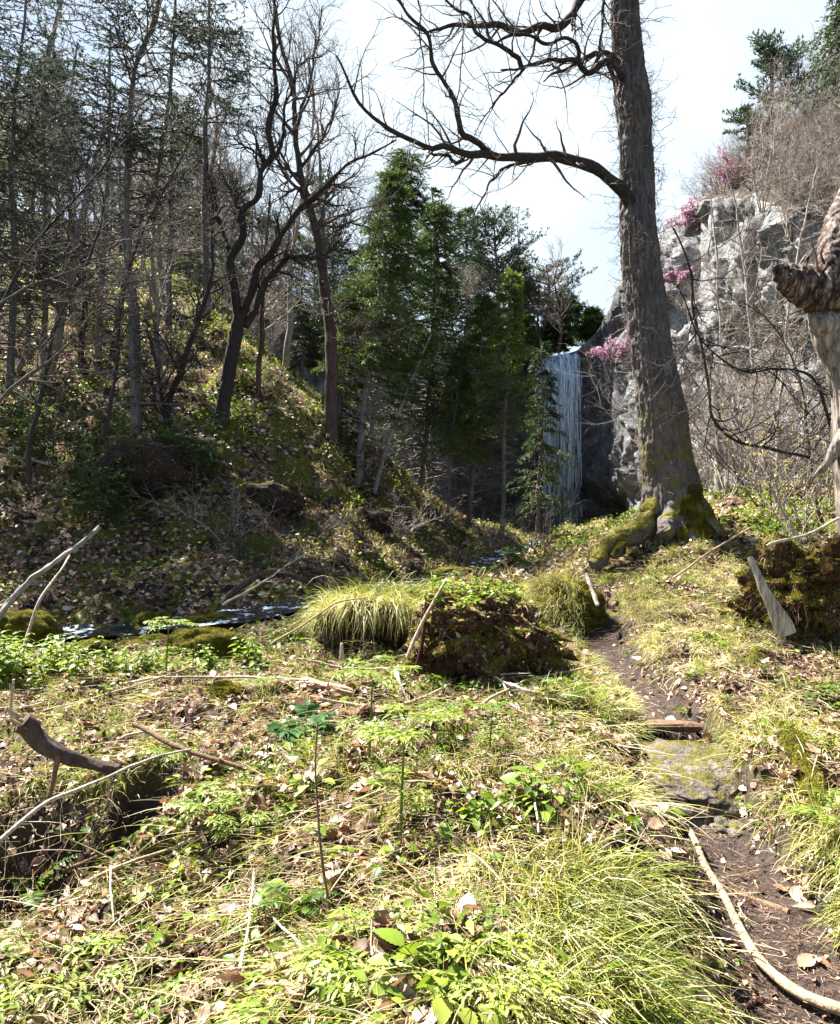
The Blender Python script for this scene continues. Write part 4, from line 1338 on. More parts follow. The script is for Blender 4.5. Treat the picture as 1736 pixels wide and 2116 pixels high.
    for i, (x0, y0, x1, y1, Y, ml, lab) in enumerate([(92, 760, 84, 120, 17, 1.8, 'evergreen standing between the left edge and the thick pale trunk'), (205, 740, 226, 60, 16, 1.6, 'feathery evergreen right of the thick pale leaning trunk'),
                                                      (-70, 800, -60, 0, 13, 2.0, 'evergreen whose boughs come in over the left edge'), (345, 700, 352, 160, 19, 1.7, 'evergreen whose greyish boughs fill the wood left of the forked tree'), (-150, 700, -170, -200, 15, 2.3, 'tall evergreen just outside the left edge, boughs reaching in')]):
        P, R = stem([(x0, y0), ((x0 + x1) / 2 + 5, (y0 + y1) / 2), (x1, y1)], Y, 7, 2, 100, .05, 80 + i)
        conifer(P, R, (34, 30, 60, 30, 80)[i], .16, ml, lambda t: .85 + .15 * np.sin(t * 12), -.05, 12, 18, .075, .011, 1, gaps=(.45, .5, .3, .5, .2)[i], seed=80 + i, needle='needlegrey', name='evergreen_tree', label=lab, ntone=(.1, .85), ang=(65, 100))
    # low shaded fir growth on the bank
    for i, (x, y, hh, ml, lab) in enumerate([(110, 960, .9, 1.0, 'low spreading evergreen bush in the shade at the left of the bank'), (40, 900, 1.0, 1.0, 'low evergreen bush at the left edge in the shade'),
                                            (245, 985, .8, .95, 'low evergreen bush below the mossy dark bank'), (300, 1010, .7, .7, 'small dark evergreen bush right of the mossy dark bank'), (405, 985, .9, .8, 'small pale green evergreen on the bank beneath the forked tree'), (205, 1070, .8, .7, 'lowest evergreen bush above the stream')]):
        b = ground(x, y)
        Pp = np.array([b, b + [.05, -.1, hh * .5], b + [.1, -.25, hh]])
        P, R = resample(Pp, 20, np.array([.02, .015, .006]))
        conifer(P, R, 34, .1, ml, lambda t: .7 + .3 * (1 - t), -.04, 12, 10, .06, .010, 0, seed=60 + i, name='evergreen_bush', label=lab, ntone=(.2, .75), ang=(60, 95))


conifers()


# ------------------------------------------------------------------ woods farther off (copies)
def far_wood():
    protos = []
    for k in range(4):
        hh = [6.5, 7.5, 5.5, 8][k]
        P = np.array([[0, 0, -.3], [.15, .1, hh * .4], [-.1 - .1 * k, .1, hh * .75], [.1, .05, hh]])
        P, R = resample(P, 40, np.array([.11, .08, .045, .01]))
        root = thing('bare_tree', 'x', 'tree', (0, 0, 0))
        mb = MB()
        rough_tube(mb, wob(P, .15, .5, 200 + k), R, 8, .006, 8, 3, k, ridged=False)
        mb.build('trunk', M[['greybark', 'brownbark', 'palebark', 'brownbark'][k]], root)
        m2 = MB()
        auto_twigs(m2, P[None], R[None], (2.4, 1.0, .5), (24, 6, 5), .25, .10, .12, n1=4, tip=.004)
        m2.build('twigs', M[['twigbrown', 'twigpale', 'twigpale', 'twigpale'][k]], root)
        protos.append(root)
    used = set()
    lab_l = 'bare grey brown tree in the wood that covers the left hand slope'
    lab_f = 'bare tree on the far slope behind the firs and the forked tree'
    lab_r = 'bare tree on the skyline above the right hand cliff'
    def put(k, loc, sc, lab, grp):
        r = protos[k]
        rz = rng.uniform(0, 6.28)
        if k not in used:
            used.add(k)
            r.location = loc
            r.rotation_euler = (0, 0, rz)
            r.scale = (sc,) * 3
            r['label'], r['group'] = lab, grp
        else:
            dup(r, loc, rz, sc, lab, grp)
    n = 0
    for x in np.linspace(-28, -2, 14):
        for y in np.linspace(21, 50, 9):
            xx, yy = x + rng.uniform(-1.2, 1.2), y + rng.uniform(-1.6, 1.6)
            dx = CX + xx / yy * F
            if dx < -120 or dx > 880 or (xx > -4 and yy < 27):
                continue
            z = float(h_smooth(np.array([xx]), np.array([yy]))[0])
            if rng.random() < (.30 if yy > 33 else .68):
                continue
            far = yy > 33
            put(rng.integers(4), (xx, yy, z), rng.uniform(.7, 1.15) * (.92 if far else .9), lab_f if far else lab_l, 'bare trees of the far slope' if far else 'bare trees of the left slope')
            n += 1
    # evergreens among them
    P, R = resample(np.array([[0, 0, -.3], [.05, 0, 4], [0, .05, 8.0]]), 50, np.array([.12, .07, .01]))
    fir = conifer(P, R, 100, .12, 1.7, None, -.07, 11, 9, .15, .022, 0, seed=71, name='fir_tree', label='x', ntone=(.05, .65), gaps=.15)
    P, R = resample(np.array([[0, 0, -.3], [.15, 0, 4.5], [-.05, .05, 8.5]]), 50, np.array([.13, .08, .02]))
    pin = conifer(P, R, 80, .45, 2.0, lambda t: .5 + .5 * np.sin(np.clip((t - .35) / .65, 0, 1) * np.pi), .05, 11, 11, .17, .024, 0, seed=72, name='pine_tree', label='x', needle='needlepine', ntone=(.2, .7), gaps=.4, ang=(50, 90), clump=True)
    spots = [(30, 330, 27), (95, 300, 30), (360, 300, 31), (470, 300, 38), (520, 340, 36), (570, 380, 40), (625, 420, 38), (660, 360, 44), (720, 430, 42), (760, 470, 40), (250, 230, 36), (130, 200, 38), (420, 260, 44), (690, 520, 36), (600, 320, 46)]
    for i, (x, y, Y) in enumerate(spots):
        X = (x - CX) / F * Y
        z = float(h_smooth(np.array([X]), np.array([Y]))[0])
        src = (fir, pin)[i % 2 if i > 1 else i]
        lab = ('fir among bare trees on the wooded slope at left', 'pine with an open crown among bare trees on the wooded slope at left')[0 if src is fir else 1]
        grp = ('firs of the wooded slope', 'pines of the wooded slope')[0 if src is fir else 1]
        sc = rng.uniform(.75, 1.1)
        if i < 2:
            src.location, src.scale = (X, Y, z), (sc,) * 3
            src['label'], src['group'] = lab, grp
        else:
            dup(src, (X, Y, z), rng.uniform(0, 6.28), sc, lab, grp)
    # above the fall and on the right slope
    for (x, y, lo, hi) in [(940, 700, 41, 60), (985, 690, 41, 60), (1050, 690, 41, 60), (1100, 690, 41, 60), (1150, 700, 41, 60), (1010, 700, 41, 60), (900, 690, 41, 60)]:
        p = on_slope(x, y, lo, hi)
        put(rng.integers(4), (p[0], p[1], p[2] - .1), rng.uniform(.5, .75), 'bare tree among evergreens on top of the waterfall cliff', 'bare trees above the waterfall cliff')
    return protos


far_wood()


def bushes():
    """many-stemmed bare bushes: right slope, cliff foot, blossom"""
    def make(name, label, hgt, nst, spread, mat, seed, tw=(.5, .25, .12), cnt=(9, 4, 3), leaf=None, nl=0, ls=.05, thick=.010):
        r = np.random.default_rng(seed)
        root = thing(name, label, 'bush', (0, 0, 0))
        a = r.uniform(0, 6.28, nst)
        K = 14
        P = np.empty((nst, K, 3))
        P[:, 0] = np.stack([np.cos(a) * .12 * r.random(nst), np.sin(a) * .12 * r.random(nst), -.1 + 0 * a], -1)
        d = nrm(np.stack([np.cos(a) * spread, np.sin(a) * spread, 1 + 0 * a], -1) * np.array([1, 1, 1]) + .15 * r.normal(size=(nst, 3)))
        L = hgt * r.uniform(.6, 1.15, nst)
        for k in range(1, K):
            d = nrm(d + .09 * r.normal(size=(nst, 3)) + np.stack([np.cos(a), np.sin(a), -.3 + 0 * a], -1) * .02)
            P[:, k] = P[:, k - 1] + d * (L / (K - 1))[:, None]
        R = thick * r.uniform(.6, 1.3, nst)[:, None] * (1 - .8 * np.linspace(0, 1, K)[None])
        mb = MB()
        tubes(mb, P, R, 5, cap=False)
        x, rx = branch(P, R, cnt[0], .2, .98, (25, 60), tw[0] * hgt / 2, 8, .14, .04, .6, .0022, r=r)
        tubes(mb, x, rx, 4, cap=False)
        y, ry = branch(x, rx, cnt[1], .15, .98, (25, 65), tw[1] * hgt / 2, 6, .2, .03, .65, .0016, r=r)
        tubes(mb, y, ry, 3, cap=False)
        mb.build('stems', M[mat], root)
        if leaf:
            l2 = MB()
            t = r.random((len(y), nl)) * 4.99
            i = t.astype(int)
            p = y[np.arange(len(y))[:, None], i] + .01 * r.normal(size=(len(y), nl, 3))
            p = p.reshape(-1, 3)
            Tm, Fm = leaf_t(.6, 4, 0, .2, .2)
            inst(l2, Tm, Fm, p, r.normal(size=p.shape) + .2 * UP, r.normal(size=p.shape) + UP, ls * r.uniform(.6, 1.3, len(p)), r.random(len(p)))
            l2.build('blossom' if leaf == 'blossom' else 'leaves', M[leaf], root)
        return root
    # copies on the right hand slope
    pr = [make('bare_bush', 'x', 2.6, 9, .35, 'twigpale', 301, cnt=(12, 6, 3), thick=.02), make('bare_bush', 'x', 3.2, 6, .22, 'twigpale', 302, cnt=(14, 6, 3), thick=.024), make('bare_bush', 'x', 2.0, 11, .6, 'twigbrown', 303, cnt=(11, 6, 3), thick=.016)]
    lab, grp = 'bare twiggy bush on the steep slope above the right hand cliff', 'bare bushes of the right slope'
    first = set()
    spots = [(x + rng.uniform(-22, 22), y + rng.uniform(-20, 20)) for x in range(1440, 1800, 28) for y in range(90, 540, 30) if y > 420 - (x - 1440) * 1.05]
    for x, y in spots:
        p = on_slope(x, y, 12, 36)
        px, py = todisp(p)
        if abs(px - x) > 30 or abs(py - y) > 40:
            continue
        k = int(rng.integers(3))
        loc = (p[0] + rng.uniform(-.4, .4), p[1] + rng.uniform(-.4, .4), p[2])
        sc = rng.uniform(.55, 1.05)
        if k not in first:
            first.add(k)
            pr[k].location, pr[k].scale = loc, (sc,) * 3
            pr[k]['label'], pr[k]['group'] = lab, grp
        else:
            dup(pr[k], loc, rng.uniform(0, 6.28), sc, lab, grp)
    for k in range(3):
        if k not in first:
            p = on_slope(1650, 300, 12, 36)
            pr[k].location = p
            pr[k]['label'], pr[k]['group'] = lab, grp
    # ledges of the cliff face
    for i, (x, y) in enumerate([(1480, 560), (1560, 500), (1640, 470), (1700, 600), (1560, 640), (1660, 720), (1480, 760), (1600, 800), (1700, 860), (1430, 640)]):
        px, py = todisp(CLF)
        e = (px - x) ** 2 + (py - y) ** 2
        p = CLF[np.unravel_index(np.argmin(e), e.shape)]
        dup(pr[int(rng.integers(3))], (p[0] - .15, p[1], p[2] - .2), rng.uniform(0, 6.28), rng.uniform(.55, .9), 'bare bush growing out of a ledge of the pale cliff', 'bushes on the cliff ledges')
    # thicket between the big tree and the cliff
    TH = [(1500, 1010, 13.5, 3.6, 'bare arching bush right behind the big tree'), (1590, 1050, 11.0, 3.2, 'tall bare bush left of the mossy broken log'), (1660, 1060, 9.5, 2.1, 'bare bush with yellow shoots close to the gnarled trunk'), (1700, 1000, 12.5, 4.2, 'tall bare bush behind the gnarled trunk'),
          (1450, 1000, 16, 4.0, 'bare bush at the cliff foot beside the big tree'), (1560, 985, 17, 4.6, 'tall pale bare bush against the cliff foot'), (1640, 980, 15, 5.0, 'tallest pale bare bush against the pale cliff')]
    for x in range(1410, 1760, 62):
        for row in (0,):
            Y = 15.5 + row * 2.2 + rng.uniform(-.6, .6) - .004 * (x - 1400)
            X = (x + rng.uniform(-15, 15) - CX) / F * Y
            dup(pr[int(rng.integers(2))], (X, Y, float(h(np.array([X]), np.array([Y]))[0]) - .05), rng.uniform(0, 6.28), rng.uniform(.6, 1.1), 'pale twiggy bush in the thicket at the foot of the pale cliff', 'bushes of the cliff foot thicket')
    for i, (x, y, Y, hh, l) in enumerate(TH):
        X = (x - CX) / F * Y
        b = make('bare_bush', l, hh, 10 if i < 4 else 8, .38, 'twigpale' if i not in (1,) else 'twigbrown', 320 + i, tw=(.6, .3, .1), cnt=(8, 4, 2), leaf='yleaf' if i in (2,) else None, nl=1, ls=.05, thick=.012)
        b.location = (X, Y, float(h(np.array([X]), np.array([Y]))[0]))
    # slim stems and dark arching boughs in front of the cliff
    for i, (dp, Y, r0, r1, mt, lab) in enumerate([
        ([(1391, 470), (1430, 569), (1434, 635), (1452, 730), (1463, 800), (1478, 861), (1522, 905), (1587, 922), (1674, 948)], 9.0, 2.0, 3.5, 'twigdark', 'long dark bough hanging in a bow right of the big trunk'),
        ([(1404, 600), (1461, 713), (1543, 765), (1591, 757), (1674, 774), (1709, 852), (1722, 905)], 8.2, 1.6, 3.2, 'twigdark', 'dark arching bough reaching from the gnarled trunk toward the big trunk'),
        ([(1500, 1010), (1494, 800), (1486, 640), (1478, 480), (1470, 400)], 16, 4.5, 1.2, 'twigpale', 'pale slim stem straight up the cliff right of the big trunk'),
        ([(1562, 1000), (1556, 800), (1540, 600), (1520, 430), (1500, 340)], 15, 4.5, 1.0, 'twigpale', 'pale slim stem leaning left before the middle of the pale cliff'),
        ([(1600, 1040), (1612, 840), (1630, 640), (1660, 460), (1690, 330)], 13, 4, 1.0, 'twigpale', 'pale slim stem leaning right before the pale cliff'),
        ([(1488, 1010), (1482, 900), (1474, 800)], 14, 9, 5, 'palebark', 'short mossy pole of a dead tree behind the big trunk'),
        ([(1700, 1080), (1668, 900), (1640, 760), (1560, 640), (1500, 600)], 10, 3.5, 1.0, 'twigbrown', 'thin stem arching left from the foot of the gnarled trunk')]):
        sapling(dp, [Y, Y + .3], r0, r1, 'slim_tree', lab, 'sapling', (mt, mt), (.9, .45, .2), (22, 5, 4), .12, .04, None, 150 + i, trop=.03)
    # blossom
    for i, (x, y, sc, lab) in enumerate([(1440, 470, 1.15, 'pink blossoming bush on the cliff edge right of the big trunk'), (1275, 745, 1.5, 'pink blossoming bush at the cliff edge right of the fall'), (1404, 580, .7, 'small pink blossoming bush tucked behind the big trunk'), (1530, 375, 1.2, 'faint pink blossoming bush on the right skyline')]):
        b = make('blossoming_bush', lab, sc, 12, .6, 'twigbrown', 340 + i, cnt=(12, 7, 3), leaf='blossom', nl=2, ls=.085, thick=.014)
        px, py = todisp(CL[150:250])
        e = (px - x) ** 2 + (py - y) ** 2 + 1e5 * (CL[150:250][..., 1] < 24)
        p = CL[150:250][np.unravel_index(np.argmin(e), e.shape)]
        b.location = (p[0] - .1, p[1] - .1, p[2] - .1)
    # dead brush over the stream
    for i, (x, y, hh, sp, l, mt) in enumerate([(560, 1190, 1.5, 1.3, 'dead brush leaning over the stream bank at centre left', 'twigbrown'), (470, 1120, 1.6, 1.0, 'bare brush on the bank above the mossy stones', 'twigpale'), (640, 1120, 1.3, 1.1, 'bare brush left of the grassy tussock', 'twigbrown'),
                                               (880, 1105, 1.6, .9, 'bare reddish brush below the firs at centre', 'twigbrown'), (1010, 1130, 1.5, .9, 'bare brush on the bank left of the waterfall foot', 'twigpale'), (1120, 1145, 1.2, .8, 'bare brush in front of the waterfall foot', 'twigbrown'), (945, 1115, 1.4, .9, 'tangled brush in the middle of the bank below the firs', 'twigdark'), (800, 1110, 1.3, 1.1, 'tangled brush hanging over the bank behind the tussock', 'twigpale')]):
        p = ground(x, y)
        b = make('bare_bush', l, hh, 11, sp, mt, 360 + i, cnt=(9, 4, 3), thick=.010)
        b.location = p


bushes()


# ------------------------------------------------------------------ foreground things
def plank(mb, P, side, wd, th, n=28, rough=.006, seed=0, taper=(1, 1), rnd=.5, mat=0):
    """flat split timber along P"""
    K = len(P)
    T = nrm(np.gradient(P, axis=0))
    A = nrm(side - (T * side).sum(-1, keepdims=True) * T)
    B = np.cross(T, A)
    a = np.arange(n) / n * 2 * np.pi
    ca, sa = np.sign(np.cos(a)) * np.abs(np.cos(a)) ** .45, np.sign(np.sin(a)) * np.abs(np.sin(a)) ** .45
    tp = np.interp(np.linspace(0, 1, K), [0, .08, .92, 1], [.6 * taper[0], taper[0], taper[1], .85 * taper[1]])
    V = P[:, None] + A[:, None] * (ca[None, :, None] * wd * tp[:, None, None]) + B[:, None] * (sa[None, :, None] * th * tp[:, None, None])
    q = np.stack([ca[None] * wd + 0 * tp[:, None], sa[None] * th + 0 * tp[:, None], np.linspace(0, np.linalg.norm(P[-1] - P[0]), K)[:, None] + 0 * a[None]], -1)
    V = V + nrm(V - P[:, None]) * (rough * fbm(q * np.array([60, 60, 4.0]), 3, seed) + rough * 2 * fbm(q * 5, 2, seed + 5))[..., None]
    k, j = np.meshgrid(np.arange(K - 1), np.arange(n), indexing='ij')
    qd = np.stack([k * n + j, k * n + (j + 1) % n, (k + 1) * n + (j + 1) % n, (k + 1) * n + j], -1).reshape(-1, 4)
    mb.add(V.reshape(-1, 3), qd, rnd, mat)
    for e in (0, -1):
        c = V[e].mean(0)
        t = np.stack([np.arange(n), (np.arange(n) + 1) % n, np.full(n, n)], -1)
        mb.add(np.r_[V[e], c[None]], t if e else t[:, ::-1], rnd, mat)
    return V.reshape(-1, 3), qd


def crumbs(V, Q, N, parent):
    """loose rotten crumbs, rootlets and dead scraps on a decayed surface"""
    p, n = sample_surface(V, Q, N)
    mb = MB()
    T, Fc = leaf_t(.7, 4, 0, .5, .5)
    inst(mb, T, Fc, p + n * rng.uniform(0, .02, (N, 1)), rand_dirs(N), n + .8 * rng.normal(size=n.shape), rng.gamma(4, .0034, N).clip(.004, .04), np.clip(.22 + .25 * rng.normal(size=N), 0, .9))
    k = N // 14
    d = n[:k] * .5 - UP * .3 + .6 * rng.normal(size=(k, 3))
    blades(mb, p[:k], d, rng.uniform(.05, .22, k), rng.uniform(.0008, .002, k), rng.uniform(.5, 1.8, k), 5, np.clip(.45 + .3 * rng.normal(size=k), 0, 1))
    return tag(mb.build('crumbs', M['litter'], parent), kind='stuff')


def gnarled_trunk():
    Y = 6.2
    k = Y / F
    b = W(1760, 1290, Y)
    root = thing('gnarled_trunk', 'gnarled broken trunk with curling peeling bark at the right edge', 'tree', tuple(b))
    m, nt, out = new_mat('peeling_bark')
    v = coords(nt, (26, 4, 7))
    a = ntex(nt, v, 1.6, 6, .75)
    c = ntex(nt, coords(nt, (1, 1, 1)), 7, 4)
    col = ramp(nt, [(.42, (.012, .007, .006)), (.50, (.06, .036, .028)), (.57, (.21, .155, .12)), (.7, (.50, .42, .35))], mth(nt, 'ADD', mth(nt, 'MULTIPLY', a, .75), mth(nt, 'MULTIPLY', c, .25)))
    finish(nt, out, col, .75, a, .9, .02, .3)
    wood = barkmat('weathered_wood', (.018, .011, .009), (.42, .35, .29), 30, 2.2, bd=.04)
    mb = MB()
    dp = [(1786, 1300), (1778, 1180), (1772, 1080), (1766, 1005), (1762, 940), (1758, 861), (1750, 796), (1732, 739), (1712, 690), (1700, 640)]
    P, R = resample(line3(dp, Y), 130, np.array([44, 36, 36, 36, 40, 36, 32, 30, 30, 26]) * k)
    rough_tube(mb, P, R, 110, .024, 16, 2.0, 31)
    mb.build('trunk', wood, root)
    # curled roll of bark and the limbs above
    def roll(name, dpp, rr, seed, mt, amp=.010, fz=26):
        mb = MB()
        P, R = resample(line3(dpp, [Y - .12, Y]), 110, np.array(rr) * k)
        s = np.linspace(0, 1, 110)
        R = R * (1 + .06 * fbm(np.stack([s * 9, s * 0, s * 0], -1), 3, seed))
        VV, qq = rough_tube(mb, P, R, 90, amp, 13, fz, seed, ridged=True)
        return mb.build(name, mt, root)
    roll('bark_roll', [(1602, 548), (1605, 553), (1611, 560), (1624, 570), (1644, 581), (1670, 592), (1704, 602), (1790, 612)], [2, 9, 17, 29, 39, 47, 50, 46], 41, m, .017, 30)
    roll('limb', [(1712, 610), (1728, 550), (1742, 490), (1770, 410), (1800, 330)], [30, 40, 42, 40, 36], 43, m, .012, 20)
    roll('limb', [(1684, 664), (1692, 668), (1720, 672), (1790, 690)], [8, 22, 26, 26], 45, wood, .004, 20)
    roll('root', [(1752, 895), (1728, 926), (1710, 956), (1680, 986)], [18, 13, 9, 3], 47, wood, .006, 12)
    # loose bark shards
    for i, (x, y, dx, dy, w) in enumerate([(1690, 560, -12, -62, 9), (1702, 545, 6, -50, 8), (1675, 570, -4, -40, 7), (1715, 640, -70, 10, 10), (1700, 560, 20, -30, 12), (1690, 628, -60, 22, 8)]):
        P0, P1 = W(x, y, Y - .2), W(x + dx, y + dy, Y - .28)
        P = resample(np.array([P0, (P0 + P1) / 2 + rng.normal(size=3) * .02, P1]), 16)
        mb = MB()
        plank(mb, P, np.array([.3, 1, .3]), w * k, .006, 16, .004, i, (1, .3))
        mb.build('bark_shard', M['redrot'], root)
    mb = MB()
    for i in range(7):
        P0 = W(1700 + rng.uniform(0, 40), 1120 + 130 * rng.random(), Y - .2)
        V, q = blob(P0, rng.uniform(.04, .09, 3), 60 + i, 24, 16)
        mb.add(V, q)
    V, Q, _ = mb.arrays()
    o = tag(mb.build('rotten_flakes', M['redrot'], root), kind='stuff')
    f = fuzz(V, Q, 2500, 'moss', root, .016, .003, lambda p, n: 1.0 * (n[:, 2] > -.1))


def broken_log():
    Y = 6.25
    k = Y / F
    c = W(1668, 1218, Y + .25)
    root = thing('rotten_log', 'mossy rotten log end with dark hollow front under the gnarled trunk', 'log', tuple(c))
    mb = MB()
    V, q = blob(c, (.44, .42, .37), 12, 170, 110, .28, 2.0, .2, .2, -.18, .16, .5)
    V = V + (.04 * fbm(V * 9, 3, 14) + .022 * fbm(V * 30, 2, 15))[:, None] * nrm(V - c)
    crumbs(V, q, 15000, root)
    mb.add(V, q)
    mb.build('body', M['rotten'], root)
    fuzz(V, q, 60000, 'moss', root, .022, .0035, lambda p, n: (n[:, 2] + .5 * noise(p * 5, 3) > .25) * 1.0)
    root2 = thing('split_slab', 'pale split slab of wood leaning against the mossy rotten log', 'wood slab', tuple(W(1598, 1262, 5.9)))
    mb = MB()
    P = resample(np.array([W(1549, 1150, 5.95), W(1584, 1226, 5.86), W(1628, 1312, 5.78)]), 40)
    sd = np.cross(P[-1] - P[0], np.array([-.5, -.75, .3]))
    plank(mb, P, sd, .070, .016, 48, .0045, 8, (.3, 1.0))
    mb.build('split_slab', barkmat('split_grain', (.10, .07, .045), (.58, .50, .38), 55, 5), root2)


def tussock_and_stump():
    # grassy tussock
    Y = 7.2
    c = W(782, 1290, Y)
    root = thing('grassy_tussock', 'overhanging grassy tussock with dark earth face left of the rotten stump', 'tussock', tuple(c))
    mb = MB()
    V, q = blob(c, (.52, .42, .38), 5, 80, 50, .30, 1.7, .25, 0, 0, .06, .6)
    mb.add(V, q)
    mb.build('earth', M['soil'], root)
    crumbs(V, q, 5000, root)
    g = MB()
    p, n = sample_surface(V, q, 7000, lambda p, n: np.clip(n[:, 2] * 1.2 + .1, 0, 1) ** .7 * (p[:, 2] > c[2] + .05))
    out = p - c
    out[:, 2] = 0
    d = n * .3 + nrm(out) * .45 + UP * .15 + .36 * rng.normal(size=n.shape)
    tone = (.30 + .38 * (rng.random(len(p)) ** 1.5) + .22 * (p[:, 1] < c[1] - .12) * rng.random(len(p))).clip(0, 1)
    blades(g, p, d, rng.uniform(.05, .27, len(p)) * (1 + .9 * fbm(p * 7, 2, 19)).clip(.3, 2), rng.uniform(.0018, .0036, len(p)), rng.uniform(1.2, 4.2, len(p)), 5, tone)
    p, n = sample_surface(V, q, 600, lambda p, n: (n[:, 2] > .2) * (p[:, 1] < c[1] - .05) * (p[:, 2] > c[2] + .12))
    d = np.array([0, -.7, .35]) + .5 * rng.normal(size=n.shape) * [1, .5, .5]
    blades(g, p, d, rng.uniform(.25, .55, len(p)), rng.uniform(.0014, .0028, len(p)), rng.uniform(2.5, 4.5, len(p)), 7, rng.uniform(.5, 1, len(p)))
    g.build('grass', M['grass'], root)
    # rotten stump
    Y = 5.9
    c = W(1012, 1310, Y)
    root = thing('rotten_stump', 'crumbling mossy stump with reddish dark wood in the middle of the clearing', 'stump', tuple(c))
    mb = MB()
    V, q = blob(c, (.50, .42, .45), 9, 170, 110, .24, 2.0, .3, .3, .0, .16, .6)
    V[:, 2] -= (V[:, 2] > c[2] - .1) * np.maximum(0, V[:, 0] - c[0] - .08) * .55
    V = V + (.045 * fbm(V * np.array([9, 9, 5.0]), 3, 4) + .022 * fbm(V * 30, 2, 5))[:, None] * nrm(V - c)
    crumbs(V, q, 16000, root)
    mb.add(V, q)
    mb.build('body', M['rotten'], root)
    sl = MB()
    for i in range(16):
        x = 872 + rng.uniform(0, 95)
        P = resample(np.array([W(x, 1300 + rng.uniform(-60, 20), 5.55 + .1 * rng.random()), W(x - rng.uniform(-4, 14), 1345, 5.48), W(x - rng.uniform(0, 26), 1392, 5.42)]), 14)
        plank(sl, P, np.array([1, .2, 0]), rng.uniform(.010, .028), .010, 12, .005, i, (.6, 1))
    sl.build('splinters', M['redrot'], root)
    fuzz(V, q, 60000, 'moss', root, .02, .0035, lambda p, n: ((noise(p * 4.5, 9) > .05) | ((p[:, 0] < c[0] - .25) & (p[:, 2] < c[2] + .15) & (noise(p * 8, 2) > -.1))) * 1.0)
    # crumbs, dead leaves lodged in it
    lv = MB()
    p, n = sample_surface(V, q, 900, lambda p, n: (n[:, 2] > -.2) * 1.0)
    T, Fc = leaf_t(.55, 5, 0, .3, .5)
    inst(lv, T, Fc, p, rand_dirs(len(p)), n + .7 * rng.normal(size=n.shape), rng.uniform(.02, .06, len(p)), rng.random(len(p)) ** 1.3)
    lv.build('dead_leaves', M['litter'], root)
    # seedlings on top
    root2 = thing('seedlings', 'yellow green leafy seedlings growing on top of the rotten stump', 'plants', tuple(c + [0, 0, .4]))
    lv = MB()
    st = MB()
    p, n = sample_surface(V, q, 120, lambda p, n: (n[:, 2] > .5) * (p[:, 2] > c[2] + .24))
    tipv = p + np.stack([rng.normal(0, .03, len(p)), rng.normal(0, .03, len(p)), rng.uniform(.03, .12, len(p))], -1)
    mid = (p + tipv) / 2 + rng.normal(0, .008, p.shape)
    tubes(st, np.stack([p, mid, tipv], 1), np.full((len(p), 3), .0016), 4)
    T, Fc = leaf_t(.55, 7, .15, .2, .25)
    for kx in range(6):
        a = rng.uniform(0, 6.28, len(p))
        X = np.stack([np.cos(a), np.sin(a), rng.uniform(-.2, .5, len(p))], -1)
        inst(lv, T, Fc, p + (tipv - p) * rng.uniform(.6, 1, (len(p), 1)), X, UP + .4 * rng.normal(size=X.shape), rng.uniform(.025, .065, len(p)), rng.uniform(.5, 1, len(p)))
    tag(st.build('stems', M['herb'], root2), kind='stuff')
    tag(lv.build('leaves', M['herb'], root2), kind='stuff')


def mossy_mound():
    c = ground(1165, 1290)
    Y = c[1]
    cc = W(1160, 1285, Y + .35)
    root = thing('mossy_mound', 'low moss and grass covered mound between the stump and the big tree', 'mound', tuple(cc))
    mb = MB()
    V, q = blob(cc, (.50, .5, .50), 15, 64, 40, .16, 1.3, .1)
    mb.add(V, q)
    mb.build('earth', M['moss'], root)
    fuzz(V, q, 9000, 'moss', root, .025, .004, lambda p, n: (n[:, 2] > -.1) * (p[:, 0] > cc[0] - .1) * 1.0)
    g = MB()
    p, n = sample_surface(V, q, 2600, lambda p, n: (n[:, 2] > 0) * (p[:, 0] < cc[0] + .15))
    d = n * .4 + np.array([-.4, -.5, .1]) + .25 * rng.normal(size=n.shape)
    blades(g, p, d, rng.uniform(.12, .30, len(p)), rng.uniform(.0015, .003, len(p)), rng.uniform(.8, 1.8, len(p)), 5, rng.uniform(.4, .95, len(p)))
    g.build('grass', M['grass'], root)


def rockbox(x0, x1, y0, y1, Y, label, moss=6000, seed=0, flat=.1, depth=.8, tilt=0, cond=None, mat=None, top=.6):
    k = Y / F
    rx, rz = (x1 - x0) / 2 * k, (y1 - y0) * top * k
    c = W((x0 + x1) / 2, y1 - (y1 - y0) * .42, Y + rx * depth * .6)
    root = thing('mossy_rock' if moss else 'rock', label, 'rock', tuple(c))
    mb = MB()
    V, q = blob(c, (rx * 1.08, rx * depth, rz), seed, 72, 44, .18, 1.3, flat, rng.uniform(-.3, .3), tilt, .02)
    mb.add(V, q)
    mb.build('body', M[mat or ('moss' if moss else 'rock')], root)
    if mat:
        crumbs(V, q, 3500, root)
    if moss:
        fuzz(V, q, moss, 'moss', root, .013, .0026, cond or (lambda p, n: (n[:, 2] > -.25) * 1.0))
    return root


